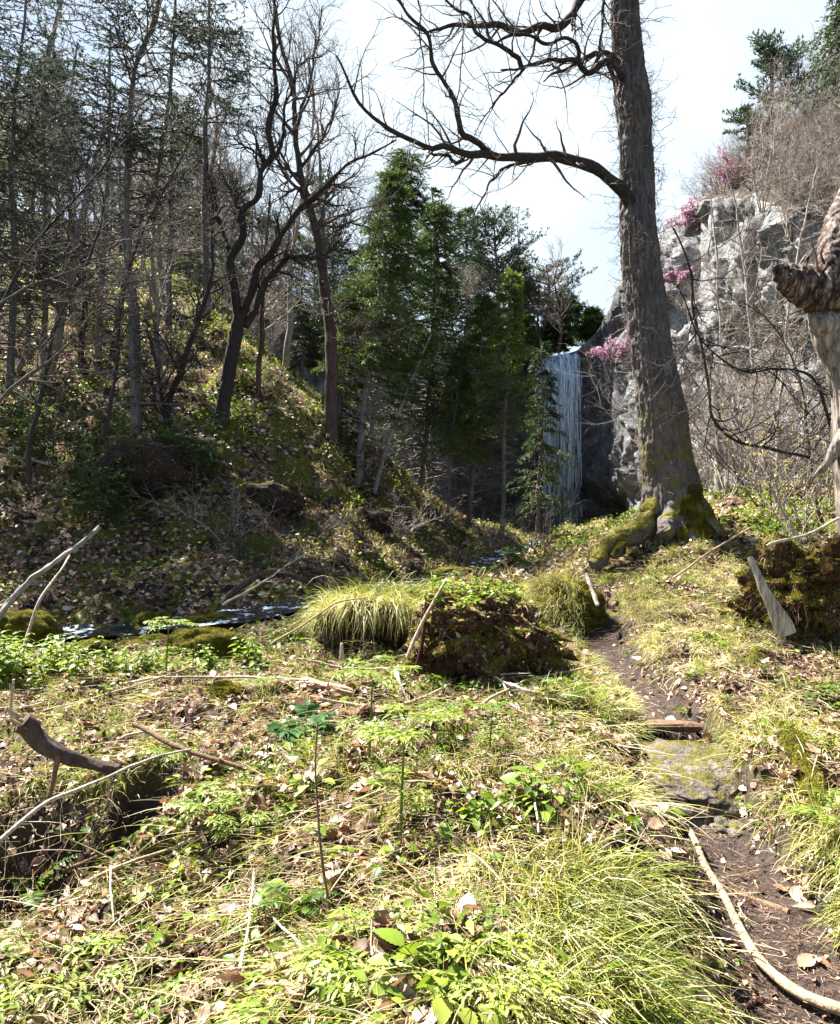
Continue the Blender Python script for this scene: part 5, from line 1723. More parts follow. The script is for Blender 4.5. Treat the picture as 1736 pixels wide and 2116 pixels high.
def rocks():
    rockbox(-10, 112, 1258, 1330, 7.4, 'brown mossy boulder at the left edge beside the stream', 7000, 1)
    rockbox(106, 262, 1252, 1305, 9.9, 'long flat mossy boulder behind the stream', 5000, 2, .2)
    rockbox(272, 350, 1262, 1318, 9.3, 'dark mossy boulder at the right bank of the stream', 4000, 3)
    rockbox(188, 246, 1292, 1325, 9.2, 'small dark mossy stone standing in the stream', 2500, 4)
    rockbox(354, 496, 1290, 1385, 6.8, 'rounded golden mossy boulder on the near bank', 15000, 5)
    rockbox(152, 228, 1322, 1368, 7.6, 'small mossy boulder between the leafy plants and the stream', 4000, 6)
    rockbox(430, 516, 1412, 1492, 5.2, 'yellow mossy stone lying in the dead leaves', 10000, 7, .1, .7, -.4)
    rockbox(255, 352, 1305, 1360, 8.3, 'flat shaded mossy stone right of the water', 4000, 8, .3)
    rockbox(380, 520, 1262, 1300, 9.6, 'long low mossy ridge of stone behind the golden boulder', 5000, 9, .2)
    rockbox(900, 1000, 1165, 1195, 14, 'flat wet stone in the stream beyond the stump', 2500, 10, .3)
    rockbox(1010, 1080, 1160, 1200, 13.5, 'grey stone in the stream beyond the seedlings', 1800, 11, .3)
    rockbox(1250, 1345, 1095, 1120, 16, 'low grey stone at the foot of the waterfall cliff', 0, 12, .2)
    rockbox(1130, 1240, 1100, 1130, 19, 'low dark stone in front of the waterfall foot', 2000, 13, .3)
    rockbox(870, 925, 1180, 1205, 13, 'small rounded stone behind the tussock', 1500, 14)
    # dark mossy banks on the slope
    tops = lambda p, n: np.clip(n[:, 2] - .25, 0, 1) * (noise(p * 2, 6) > -.3)
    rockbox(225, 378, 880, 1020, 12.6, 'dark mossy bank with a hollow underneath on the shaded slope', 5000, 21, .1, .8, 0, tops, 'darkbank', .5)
    rockbox(276, 332, 745, 800, 17.5, 'dark hollow stump on the sunlit slope', 2500, 22, .3, .9, 0, None, 'redrot')
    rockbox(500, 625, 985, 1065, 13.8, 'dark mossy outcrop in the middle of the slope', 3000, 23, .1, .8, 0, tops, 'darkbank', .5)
    if 0: rockbox(515, 560, 905, 960, 15.2, 'small mossy outcrop above the dark one on the slope', 1200, 24, .1, .8, 0, tops, 'darkbank', .5)
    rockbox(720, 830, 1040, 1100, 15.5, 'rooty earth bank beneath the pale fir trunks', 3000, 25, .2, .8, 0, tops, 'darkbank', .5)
    if 0: rockbox(590, 625, 945, 990, 14.5, 'small moss topped stone on the slope right of the outcrop', 1000, 26, .1, .8, 0, tops, 'darkbank', .5)
    # boulder set in the path
    c = np.array([1.49, 4.10, .155])
    root = thing('path_boulder', 'flat worn boulder set in the footpath below the step, moss on its right side', 'rock', tuple(c))
    mb = MB()
    V, q = blob(c, (.30, .38, .15), 31, 120, 70, .16, 1.3, .3, -.3, .0, .025, .5)
    V[:, 2] -= .30 * np.maximum(0, c[1] + .05 - V[:, 1]) * (V[:, 2] > c[2] - .12)
    mb.add(V, q)
    mb.build('body', M['rock'], root)
    fuzz(V, q, 5000, 'moss', root, .007, .002, lambda p, n: (n[:, 2] > .1) * (p[:, 0] > c[0] - .02) * (noise(p * 11, 4) > .12))
    g = ground(1503, 1700)
    root = thing('path_stone', 'small angular stone in the path below the flat boulder', 'rock', tuple(g))
    mb = MB()
    V, q = blob(g + [0, 0, -.03], (.085, .11, .07), 35, 50, 32, .25, 1.5, .3, -.4, 0, .03, .6)
    mb.add(V, q)
    mb.build('path_stone', M['rock'], root)
    g = ground(1458, 1706)
    root = thing('bark_chip', 'dark chip of bark standing in the path beside the small stone', 'bark', tuple(g))
    mb = MB()
    plank(mb, resample(np.array([g + [-.01, 0, -.02], g + [.015, .01, .06], g + [.03, .02, .12]]), 12), np.array([.6, .8, 0]), .022, .008, 14, .004, 3, (1, .5))
    mb.build('bark_chip', M['brownwood'], root)
    # moss covered log end on the right of the path
    root = thing('mossy_log', 'yellow mossy log lying along the right side of the path', 'log', tuple(ground(1650, 1590)))
    mb = MB()
    P, R = resample(np.array([ground(1612, 1505) + [0, 0, .0], ground(1640, 1545) + [0, 0, .03], ground(1668, 1600) + [0, 0, .02], ground(1688, 1670) + [0, 0, -.03]]), 60, np.array([.04, .062, .062, .045]))
    V, q = rough_tube(mb, P, R, 40, .008, 12, 6, 51, ridged=False)
    mb.build('body', M['moss'], root)
    fuzz(V.reshape(-1, 3), q, 9000, 'moss', root, .014, .0026)


def step_log():
    ends = []
    for o in (-.27, .30):
        x, y = STEP[0] + o, STEP[1] - .12 * o - .03
        ends.append(np.array([x, y, float(h_smooth(np.array([STEP[0] + o * .3]), np.array([y + .09]))[0]) + .012]))
    a, b = ends
    P = resample(np.array([a + [-.06, .02, -.02], a * .65 + b * .35 + [0, -.01, .012], a * .3 + b * .7 + [0, -.01, .008], b + [.05, .02, -.02]]), 60)
    root = thing('step_log', 'weathered timber laid across the footpath as a step', 'log', tuple(P[30]))
    mb = MB()
    plank(mb, P, np.array([0, 1, .1]), .055, .024, 36, .008, 5, (1, .9))
    mb.build('step_log', M['brownwood'], root)
    e = ground(676, 1432)
    root = thing('rotten_plank', 'short rotten timber half buried among leaves left of the feathery plant', 'log', tuple(e))
    mb = MB()
    a, b = ground(622, 1424), ground(728, 1440)
    P = resample(np.array([a + [0, 0, .03], (a + b) / 2 + [0, 0, .045], b + [0, 0, .03]]), 40)
    plank(mb, P, np.array([0, 1, .1]), .05, .035, 30, .012, 15)
    mb.build('rotten_plank', M['strawwood'], root)


def stick(dp, r0, r1, label, mat='deadwood', lift=.035, Y=None, name='fallen_stick', wobble=.012, K=50, n=9, seed=0, knots=.15, side=0):
    if Y is None:
        P = np.array([ground(*p) + [0, 0, lift] for p in dp])
    else:
        P = line3(dp, Y)
    k = P[:, 1].mean() / F
    P = resample(P, K)
    P = wob(P, wobble, 2.2, seed)
    R = (r1 + (r0 - r1) * (1 - np.linspace(0, 1, K))) * k * (1 + knots * fbm(P * 9, 2, seed))
    root = thing(name, label, 'stick' if name != 'log' else 'log', tuple(P[0]))
    mb = MB()
    if r0 * k > .018:
        rough_tube(mb, P, R, 48, .009, 16, 6, seed)
    else:
        tubes(mb, P, R, n)
    if side:
        a, ra = branch(P[None], R[None], side, .2, .9, (25, 60), np.linalg.norm(P[-1] - P[0]) * .22, 8, .1, .03, .6, .0015)
        tubes(mb, a, ra, 6)
    mb.build(name, M[mat], root)
    if name == 'log' and r0 > 15:                      # torn end
        sp = MB()
        T0 = nrm(P[0] - P[3])
        for j in range(11):
            b = P[2] + nrm(rng.normal(size=3)) * R[0] * rng.uniform(.3, .95)
            e = b + T0 * rng.uniform(.03, .11) + .012 * rng.normal(size=3)
            plank(sp, resample(np.array([b, (b + e) / 2, e]), 8), rng.normal(size=3), rng.uniform(.006, .014), .004, 10, .003, j, (1, .25))
        tag(sp.build('splinters', M['strawwood'], root), kind='stuff')
    return root


def sticks():
    stick([(46, 1491), (92, 1533), (137, 1556), (183, 1576), (245, 1588)], 21, 14, 'thick dark broken log propped over the eroded hollow at left', 'brownbark', Y=[3.75, 3.95], name='log', wobble=.02, K=80, seed=1)
    stick([(122, 1560), (110, 1605), (95, 1660)], 6, 4, 'short dark stake slanting down under the thick broken log', 'brownwood', Y=3.8, seed=2)
    stick([(-20, 1750), (108, 1648), (196, 1612), (271, 1582), (330, 1561), (392, 1548)], 4.5, 2.2, 'long pale wand arching over the hollow in front of the broken log', 'deadwood', Y=[3.1, 3.7, 4.0], seed=3)
    stick([(278, 1496), (330, 1522), (392, 1553), (500, 1588), (600, 1622)], 6, 4.2, 'long reddish brown stick sloping down to the right in the foreground', 'brownwood', Y=[4.25, 4.0, 3.9], seed=4)
    stick([(600, 1622), (660, 1606), (730, 1586)], 3.6, 2.4, 'thinner brown stick meeting the reddish one end to end', 'strawwood', Y=[3.9, 4.0], seed=5)
    stick([(183, 1846), (235, 1820), (350, 1774), (430, 1734)], 4, 2.5, 'pale straight stick across the lower left slope', 'strawwood', lift=.05, seed=6)
    stick([(130, 1818), (190, 1795), (262, 1772)], 4.5, 3, 'rusty brown stick just above the pale straight one at lower left', 'brownwood', lift=.05, seed=7)
    stick([(-10, 1480), (60, 1470), (200, 1437), (330, 1414), (480, 1413), (640, 1418)], 3, 2.2, 'long thin pale stick lying level behind the broken log', 'deadwood', lift=.05, seed=8)
    stick([(90, 1490), (230, 1452), (330, 1420), (420, 1390)], 2.8, 1.6, 'thin pale stick crossing the long level one at left', 'strawwood', lift=.07, seed=9)
    stick([(250, 1545), (310, 1530), (390, 1526)], 3.2, 2, 'pale stick above the dark hole at left', 'deadwood', lift=.06, seed=10)
    stick([(690, 1965), (676, 1830), (664, 1700), (656, 1600), (660, 1490)], 3.2, 1.8, 'tall thin dark stalk standing upright in the foreground', 'brownwood', Y=[2.62, 2.75], name='dead_stalk', seed=11, wobble=.01)
    stick([(525, 1820), (515, 1926), (500, 2040)], 2.6, 3.2, 'thin white stick lying steeply in the lower foreground', 'deadwood', lift=.06, seed=12)
    stick([(528, 1870), (570, 1930), (620, 1998)], 2.4, 2.4, 'thin white stick crossing toward the lower right of the steep one', 'deadwood', lift=.05, seed=13)
    stick([(230, 1830), (232, 1900), (236, 1950)], 2.4, 2, 'short white straw standing by the dark hollow at lower left', 'deadwood', lift=.08, seed=14)
    stick([(1106, 1640), (1112, 1690), (1119, 1760)], 2.4, 2, 'short white stalk among the broad leaves right of centre', 'deadwood', lift=.07, seed=15)
    stick([(842, 1358), (868, 1300), (895, 1245), (921, 1198)], 4.5, 3, 'brown pole leaning up in front of the stump', 'strawwood', Y=[5.35, 5.5], seed=16)
    stick([(893, 1364), (935, 1374), (975, 1391), (1035, 1424), (1100, 1448), (1170, 1462)], 6, 3, 'forked bleached branch lying before the stump', 'deadwood', lift=.06, side=5, seed=17)
    stick([(925, 1378), (980, 1410), (1030, 1450), (1068, 1482)], 3, 1.8, 'thin bleached branch slanting under the forked one', 'deadwood', lift=.05, seed=18)
    stick([(838, 1388), (880, 1376), (938, 1358)], 3.5, 2.5, 'short bleached stick touching the left end of the forked branch', 'deadwood', lift=.06, seed=19)
    stick([(640, 1455), (720, 1468), (809, 1476), (860, 1460), (930, 1432)], 4, 3, 'brown bent branch lying below the feathery plant', 'strawwood', lift=.05, seed=20)
    stick([(985, 1498), (1050, 1452), (1110, 1424), (1241, 1395)], 3.2, 1.8, 'long straw coloured stick slanting up to the right before the stump', 'strawwood', lift=.09, seed=21)
    stick([(825, 1395), (832, 1430), (848, 1462)], 6, 4, 'short thick white piece of branch left of the stump', 'deadwood', lift=.04, seed=22)
    stick([(612, 1376), (700, 1390), (760, 1398), (850, 1392)], 3, 2, 'thin white stick lying level left of the stump', 'deadwood', lift=.06, seed=23)
    stick([(704, 1360), (706, 1330), (708, 1395)], 3, 2.4, 'short white stub standing left of the stump', 'deadwood', Y=5.9, seed=24)
    stick([(-10, 1285), (62, 1203), (139, 1144), (208, 1084)], 7, 4.5, 'thick pale broken branch leaning up to the right above the stream', 'palebark', Y=[7.2, 8.0], seed=25, wobble=.03)
    stick([(52, 1330), (90, 1227), (128, 1175), (144, 1146)], 3.5, 2, 'thin pale branch leaning beside the thick one above the stream', 'deadwood', Y=[6.9, 7.6], seed=26)
    stick([(1212, 1186), (1222, 1215), (1236, 1250)], 5, 4, 'white broken stick leaning on the mossy mound', 'deadwood', Y=[7.7, 7.4], seed=27)
    stick([(1345, 1655), (1368, 1682), (1413, 1722), (1440, 1770), (1455, 1806), (1498, 1877), (1548, 1962), (1590, 2027), (1650, 2072), (1716, 2098), (1790, 2118)], 7, 9.5, 'long pale barkless root running along the left edge of the footpath', 'strawwood', lift=.035, name='exposed_root', K=120, seed=28, wobble=.012)
    stick([(1474, 1818), (1530, 1846), (1580, 1866), (1640, 1890)], 6, 7, 'dark root crossing the footpath', 'brownwood', lift=.0, name='exposed_root', seed=29)
    stick([(1440, 1990), (1490, 2010), (1545, 2032), (1560, 2075), (1530, 2090)], 5, 5, 'dark curved root at the bottom left edge of the footpath', 'brownwood', lift=.012, name='exposed_root', seed=30)
    stick([(300, 662), (360, 664), (440, 672)], 4, 3, 'fallen trunk lying across the sunlit slope', 'darkbark', lift=.12, name='log', seed=31)
    stick([(-10, 965), (50, 974), (100, 986)], 4, 3, 'pale fallen trunk end at the left edge of the slope', 'deadwood', lift=.25, name='log', seed=32)
    stick([(470, 1232), (505, 1205), (560, 1180), (620, 1196), (660, 1215)], 7, 5, 'fallen mossy branch arched over the bank left of the tussock', 'brownbark', Y=[9.6, 9.8], seed=33, side=7)
    stick([(460, 1250), (540, 1205), (590, 1170), (640, 1140)], 3, 1.6, 'thin dead branch crossing the fallen mossy one', 'deadwood', Y=[9.3, 9.5], side=5, seed=34)
    stick([(350, 2050), (378, 2010), (372, 1975), (340, 1965)], 5, 3, 'reddish curled root in the lower left foreground', 'redrot', lift=.02, name='exposed_root', seed=35, side=4)
    stick([(1390, 1195), (1450, 1150), (1500, 1120), (1560, 1085)], 2.4, 1.6, 'long thin straw leaning up toward the gnarled trunk', 'strawwood', Y=[6.8, 6.5], seed=36)
    stick([(1585, 1128), (1620, 1118), (1660, 1108), (1730, 1072)], 3.5, 2.5, 'pale branch lying on top of the mossy rotten log', 'deadwood', Y=[6.2, 6.1], seed=37)
    stick([(20, 1490), (22, 1440), (28, 1400)], 3.5, 2.2, 'white forked stake at the left edge', 'deadwood', Y=4.9, seed=38, side=3)
    stick([(560, 1330), (640, 1280), (690, 1250), (760, 1235)], 2.2, 1.4, 'thin straw leaning against the tussock', 'strawwood', Y=[6.4, 6.5], seed=39)
    stick([(970, 1810), (1030, 1870), (1080, 1930), (1140, 2020), (1180, 2110)], 2.6, 2, 'long thin brown stalk trailing to the bottom right of the foreground', 'strawwood', lift=.09, seed=40)
    stick([(800, 1760), (830, 1810), (860, 1850)], 3.6, 2.6, 'short white twig lying in the middle foreground', 'deadwood', lift=.05, seed=41)
    stick([(700, 1690), (750, 1668), (800, 1650)], 2.4, 1.8, 'thin pale twig above the middle foreground', 'deadwood', lift=.06, seed=42)


# ------------------------------------------------------------------ plants
LT = leaf_t(.5, 13, .28, .18, .25)
LN = leaf_t(.34, 9, .25, .15, .2)
LB = leaf_t(.78, 17, .14, .14, .30)


def frond_leaves(mb, P, n, size, T, rnd, spread=60, prof=None, nz=UP):
    """paired leaflets along rachis P (K,3)"""
    K = len(P)
    t = np.linspace(.18, .97, n)
    prof = prof or (lambda t: np.sin(np.pi * (.15 + .8 * t)) ** .8)
    x = t * (K - 1)
    i = np.clip(x.astype(int), 0, K - 2)
    p = P[i] + (P[i + 1] - P[i]) * (x - i)[:, None]
    tg = nrm(P[i + 1] - P[i])
    sd = nrm(np.cross(tg, nz))
    up = np.cross(sd, tg)
    for s in (-1, 1):
        a = math.radians(spread)
        X = math.cos(a) * tg + math.sin(a) * s * sd + .12 * rng.normal(size=p.shape)
        inst(mb, *T, p, X, up + .25 * rng.normal(size=p.shape), size * prof(t) * rng.uniform(.85, 1.15, n), np.clip(rnd + .12 * rng.normal(size=n), 0, 1))
    inst(mb, *T, P[-1:], tg[-1:], up[-1:], [size * .7], [rnd])


def arc(b, az, elev, L, sag, K=9):
    P = np.empty((K, 3))
    P[0] = b
    e = elev
    for k in range(1, K):
        P[k] = P[k - 1] + np.array([math.cos(az) * math.cos(e), math.sin(az) * math.cos(e), math.sin(e)]) * L / (K - 1)
        e -= sag / (K - 1)
    return P


def plant(kind, dx, dy, size, label, tone=.65, seed=0, base=None):
    r = np.random.default_rng(900 + seed)
    b = ground(dx, dy) if base is None else base
    size = size * (1.35 if dy > 1480 and kind == 'feather' else 1.0)
    names = {'feather': 'feathery_plant', 'broad': 'broad_leaved_plant', 'nettle': 'nettle_plant', 'fern': 'fern', 'clump': 'hogweed_plant', 'tall': 'angelica_plant'}
    root = thing(names[kind], label, 'fern' if kind == 'fern' else 'plant', tuple(b))
    st, lv = MB(), MB()
    mat = 'herb'
    if kind in ('feather', 'tall'):
        tops = [(b + [0, 0, .01], 6, 1.0)]
        if kind == 'tall':
            P = resample(np.array([b - [0, 0, .03], b + [.01, 0, size * .6], b + [.02, .01, size * 1.25]]), 12)
            tubes(st, P, np.linspace(.009, .004, 12) * (size / .3) ** .5, 6, .6)
            tops = [(P[-1], 6, .62), (P[6], 3, .5)]
        for (bb, nf, sc) in tops:
            a0 = r.uniform(0, 6.28)
            for f in range(nf):
                P = arc(bb, a0 + f * 6.28 / nf + r.normal() * .25, r.uniform(.35, .9), size * sc * r.uniform(.8, 1.2), r.uniform(.8, 1.5))
                tubes(st, P, np.linspace(.0028, .001, 9), 5, .7)
                # side branches with leaflets (twice divided)
                for j, kk in enumerate((3, 5, 7)):
                    tg = P[kk] - P[kk - 1]
                    for s in (-1, 1):
                        az = math.atan2(tg[1], tg[0]) + s * r.uniform(.7, 1.0)
                        Q = arc(P[kk], az, .25, size * sc * (.42 - .10 * j), .6, 6)
                        tubes(st, Q, np.linspace(.0016, .0008, 6), 4, .7)
                        frond_leaves(lv, Q, 3, size * sc * .22, LN, tone + r.normal() * .08)
                frond_leaves(lv, P[5:], 3, size * sc * .22, LN, tone + r.normal() * .08)
    elif kind == 'broad':
        for f in range(9):
            P = arc(b, r.uniform(0, 6.28), r.uniform(.8, 1.4), size * r.uniform(.8, 1.5), r.uniform(.4, 1.2))
            tubes(st, P, np.linspace(.003, .0016, 9), 5, .6)
            X = nrm(P[-1] - P[-2]) + [0, 0, -.25]
            inst(lv, *LB, P[-1:], X[None], (UP + .25 * r.normal(size=3))[None], [size * r.uniform(.4, .75)], [np.clip(tone + .15 * r.normal(), 0, 1)])
    elif kind == 'nettle':
        for f in range(7):
            o = b + [r.normal() * size * .35, r.normal() * size * .35, 0]
            P = resample(np.array([o - [0, 0, .03], o + [r.normal() * .02, r.normal() * .02, size * .5], o + [r.normal() * .04, r.normal() * .04, size * r.uniform(.8, 1.2)]]), 10)
            tubes(st, P, np.linspace(.004, .0018, 10), 5, .5)
            for j in range(3, 10):
                az = j * 1.57 + f
                for s in (0, math.pi):
                    X = np.array([math.cos(az + s), math.sin(az + s), .15 - .3 * r.random()])
                    inst(lv, *LT, P[j:j + 1], X[None], (UP + .3 * r.normal(size=3))[None], [size * (.5 - .035 * j) * r.uniform(.8, 1.2)], [np.clip(tone + .13 * r.normal(), 0, 1)])
    elif kind == 'fern':
        for f in range(6):
            P = arc(b, r.uniform(0, 6.28) if f else 2.6, r.uniform(.6, 1.1), size * r.uniform(.8, 1.15), r.uniform(1.0, 1.7), 14)
            tubes(st, P, np.linspace(.003, .0009, 14), 5, .3)
            frond_leaves(lv, P, 17, size * .20, leaf_t(.28, 9, .3, .08, .1), tone, 75, lambda t: np.sin(np.pi * (.25 + .72 * t)) ** .9)
    elif kind == 'clump':
        mat = 'herbdark'
        for f in range(13):
            P = arc(b + [r.normal() * .04, r.normal() * .04, 0], r.uniform(0, 6.28), r.uniform(.5, 1.3), size * r.uniform(.6, 1.1), r.uniform(.5, 1.2))
            tubes(st, P, np.linspace(.004, .002, 9), 5, .6)
            frond_leaves(lv, P[4:], 4, size * .42, leaf_t(.62, 15, .35, .15, .35, lobes=0), tone, 55)
    st.build('stems', M['herb'], root)
    lv.build('leaves', M[mat], root)
    return root


def plants():
    i = 0
    def p(*a, **k):
        nonlocal i
        i += 1
        plant(*a, seed=i, **k)
    p('tall', 343, 1400, .33, 'bright two tiered plant standing before the golden mossy boulder', .8)
    p('tall', 762, 1580, .36, 'tall feathery plant in the middle foreground right of the dark clump', .75)
    p('tall', 826, 1745, .38, 'tall feathery plant in front of the middle one, a little to its right', .8)
    p('tall', 1010, 1560, .18, 'small feathery plant on the leaves below the forked bleached branch', .7)
    p('tall', 900, 1560, .2, 'thin feathery plant between the tall pair and the stump', .7)
    p('clump', 618, 1530, .24, 'dark glossy leafy clump in the middle of the foreground', .5)
    p('feather', 690, 1340, .2, 'yellow green feathery plant in front of the tussock', .85)
    p('feather', 795, 1345, .24, 'pale green feathery plant between the tussock and the stump', .9)
    p('feather', 750, 1990, .16, 'light green feathery plant in the lower middle foreground', .9)
    p('feather', 632, 2100, .17, 'light green feathery plant at the bottom edge left of centre', .85)
    p('feather', 1018, 2030, .13, 'yellowish feathery plant right of the big pale leaves', .95)
    p('feather', 1145, 2020, .13, 'green feathery plant in the grass at lower right', .8)
    p('feather', 85, 2020, .18, 'bright feathery plant at the lower left edge', .85)
    p('feather', 212, 2030, .15, 'bright feathery plant just right of the lower left one', .85)
    p('feather', 312, 2050, .15, 'bright feathery plant beside the reddish curled root', .85)
    p('feather', 355, 1565, .12, 'small feathery plant at the lip of the dark hole', .8)
    p('feather', 540, 1415, .13, 'small feathery plant near the yellow mossy stone', .8)
    p('feather', 420, 1670, .12, 'small feathery plant below the long reddish stick', .75)
    p('feather', 490, 1700, .11, 'low feathery plant on the leafy slope at centre left', .85)
    p('broad', 905, 2075, .13, 'plant with big pale toothed leaves at the bottom centre', .9)
    p('broad', 945, 1825, .12, 'leafy rosette above the big pale leaves', .8)
    p('broad', 1130, 1660, .13, 'broad leaved plant right of centre beside the short white stalk', .75)
    p('broad', 1205, 2080, .11, 'broad leaved plant at the bottom right of the grass', .85)
    p('broad', 1010, 1690, .10, 'small broad leaved plant at the centre of the slope', .8)
    p('broad', 395, 1640, .09, 'small pale broad leaved plant under the long reddish stick', .9)
    p('broad', 640, 1640, .10, 'pale broad leaved plant below the dark glossy clump', .9)
    p('fern', 60, 1850, .30, 'fern with neat narrow fronds at the left edge', .45)
    p('fern', 610, 1880, .22, 'bluish green fern fronds lying in the leaves', .3)
    p('fern', 1712, 1700, .22, 'pale fern at the right edge beside the path', .85)
    p('fern', 1690, 1440, .28, 'green fern at the right edge above the mossy log', .5)
    p('broad', 160, 1750, .12, 'dark single leaved plant in the eroded hollow', .2)
    for j, (x, y, s, lab) in enumerate([(18, 1400, .34, 'leafy nettles at the left edge by the brown boulder'), (75, 1395, .30, 'leafy nettles right of those at the left edge'), (120, 1385, .32, 'leafy nettles in front of the stream'), (165, 1400, .28, 'leafy nettles before the small mossy boulder'), (250, 1395, .24, 'low nettles between the small boulder and the two tiered plant'),
                                        (305, 1390, .2, 'low nettles left of the two tiered plant'), (420, 1390, .2, 'low nettles at the foot of the golden boulder'), (520, 1370, .24, 'nettles right of the golden boulder'), (590, 1330, .26, 'nettles left of the tussock on the bank'), (40, 1440, .24, 'nettles by the white forked stake')]):
        p('nettle', x, y, s, lab, .7)


# ------------------------------------------------------------------ ground cover
def zone(dx, dy, cx, cy, rx, ry):
    return np.exp(-(((dx - cx) / rx) ** 2 + ((dy - cy) / ry) ** 2))


def scatter(N, y0, y1, wf, width=(.72, .7)):
    y = rng.uniform(y0, y1, N)
    x = rng.uniform(-1, 1, N) * (width[0] * y + width[1])
    z = h(x, y)
    p = np.stack([x, y, z], -1)
    dx, dy = todisp(p)
    w = wf(dx, dy, p)
    k = rng.random(N) < w
    return p[k], dx[k], dy[k]


def not_path(p, a=.12, b=.30):
    hole = 1 - np.exp(-(((p[:, 0] - HOLE[0]) / .22) ** 2 + ((p[:, 1] - HOLE[1]) / .34) ** 2) ** 2)
    return hole * sstep(a, b, polyd(p[:, 0], p[:, 1], PATH) + .05 * noise(p * 7, 3)) * sstep(.35, .65, polyd(p[:, 0], p[:, 1], STREAM))


def cover():
    # dead leaves
    Ts = [leaf_t(w, 7, 0, f, c, wave=wv) for w, f, c, wv in [(.55, .3, .3, .02), (.7, .5, -.4, .03), (.5, .1, .8, .02), (.62, .7, .2, .04), (.8, .2, -.2, .05), (.45, .4, 1.1, .02), (.9, .25, .35, .06), (.6, .9, -.5, .03)]]
    mb = MB()
    p, dx, dy = scatter(38000, 1.3, 9.5, lambda dx, dy, p: (.06 + .94 * not_path(p)) * (.62 + .6 * noise(p * 1.7, 51)) * (1 - .75 * zone(dx, dy, 1600, 1420, 260, 210)) * (1 - .5 * zone(dx, dy, 1280, 1920, 230, 200)))
    n = hnorm(p[:, 0], p[:, 1])
    sel = rng.integers(0, len(Ts), len(p))
    tone = np.clip(np.where(rng.random(len(p)) + .5 * fbm(p * 1.3, 2, 61) < .42, .12 + .1 * rng.normal(size=len(p)), .64 + .16 * rng.normal(size=len(p))), 0, .84)
    lift = rng.random(len(p)) ** 2 * .035 + .004
    up = n + rng.normal(size=n.shape) * rng.choice([.25, .6, 1.1], len(p))[:, None]
    sz = rng.gamma(6, .0085, len(p)).clip(.02, .085)
    X = rand_dirs(len(p), -.3, .3)
    for t in range(len(Ts)):
        k = sel == t
        inst(mb, *Ts[t], p[k] + UP * lift[k, None], X[k], up[k], sz[k], tone[k])
    # broken leaf crumbs
    p, dx, dy = scatter(95000, 1.3, 9.5, lambda dx, dy, p: (.10 + .9 * not_path(p)) * (.6 + .6 * noise(p * 2.7, 53)))
    T3 = leaf_t(.8, 3, 0, .6, .5)
    inst(mb, *T3, p + UP * rng.uniform(0, .04, (len(p), 1)), rand_dirs(len(p), -.6, .6), hnorm(p[:, 0], p[:, 1]) + .9 * rng.normal(size=p.shape), rng.gamma(4, .006, len(p)).clip(.006, .05), np.clip(.5 + .3 * fbm(p * 2, 2, 66) + .3 * rng.normal(size=len(p)), 0, 1))
    # on the wooded bank
    p, dx, dy = scatter(90000, 9.5, 27, lambda dx, dy, p: (.75 + .5 * noise(p * .9, 52)) * not_path(p) * (dx > -250) * (dx < 1950))
    n = hnorm(p[:, 0], p[:, 1], .1)
    T3 = leaf_t(.65, 3, 0, .5, .4)
    tone = np.clip(.44 + .32 * sstep(2.2, 4.0, p[:, 2]) + .3 * fbm(p * .7, 2, 62) + .26 * rng.normal(size=len(p)), 0, 1)  # litter painted paler up the slope, standing in for sunlight there
    inst(mb, *T3, p + UP * rng.uniform(.005, .05, (len(p), 1)), rand_dirs(len(p), -.4, .4), n + .7 * rng.normal(size=n.shape), rng.uniform(.05, .13, len(p)), tone)
    tag(mb.build('leaf_litter', M['litter'], None, True), 'brown and bleached dead leaves covering the ground', kind='stuff')

    # grass
    mb = MB()
    def gw(dx, dy, p):
        a = 1.0 * zone(dx, dy, 1260, 1900, 250, 240) + 1.2 * zone(dx, dy, 1600, 1390, 330, 200) + .6 * zone(dx, dy, 1240, 1420, 160, 130) + .35 * zone(dx, dy, 620, 1720, 380, 170) + .35 * zone(dx, dy, 880, 2000, 260, 150) + .5 * zone(dx, dy, 1760, 1830, 70, 240)
        a += .25 * zone(dx, dy, 130, 1540, 200, 70) + .4 * zone(dx, dy, 480, 1480, 260, 60) + .4 * zone(dx, dy, 1350, 1230, 330, 90) + .25 * zone(dx, dy, 1000, 1650, 300, 160)+ .5 * zone(dx, dy, 1620, 1620, 120, 120)
        a += .20
        a *= 1 - .97 * zone(dx, dy, 70, 1760, 220, 210)
        return np.clip(a, 0, 1) * np.clip(.55 + 1.3 * noise(p * 2.6, 71), .0, 1) * not_path(p, .21, .33)
    c, dx, dy = scatter(24000, 1.3, 9.5, gw)
    nb = 30
    cp = np.repeat(c, nb, 0) + np.concatenate([rng.normal(0, .035, (len(c) * nb, 2)), np.zeros((len(c) * nb, 1))], 1)
    cp[:, 2] = h_smooth(cp[:, 0], cp[:, 1]) + (np.repeat(c[:, 2] - h_smooth(c[:, 0], c[:, 1]), nb))
    n = hnorm(c[:, 0], c[:, 1], .15)
    down = n.copy()
    down[:, 2] = 0
    ddx, ddy = todisp(c)
    pdir = np.stack([np.where(ddx > 1450, -.35, .22), np.full(len(c), -.8), np.zeros(len(c))], -1)
    pdir[ddx < 900] = [-.45, -.6, 0]
    comb = nrm(down * 2.0 + pdir * .9 + .45 * rng.normal(size=n.shape) * [1, 1, 0])
    lenf = .11 + .17 * np.clip(zone(ddx, ddy, 1250, 1900, 260, 260) + .12 * zone(ddx, ddy, 1620, 1450, 260, 330) + .2 * zone(ddx, ddy, 1720, 1830, 90, 260), 0, 1)
    green = .48 + .30 * noise(c * 1.4, 81) + .40 * zone(ddx, ddy, 1560, 1350, 280, 210) + .18 * zone(ddx, ddy, 1730, 1850, 80, 260) - .12 * zone(ddx, ddy, 1230, 2000, 200, 150)
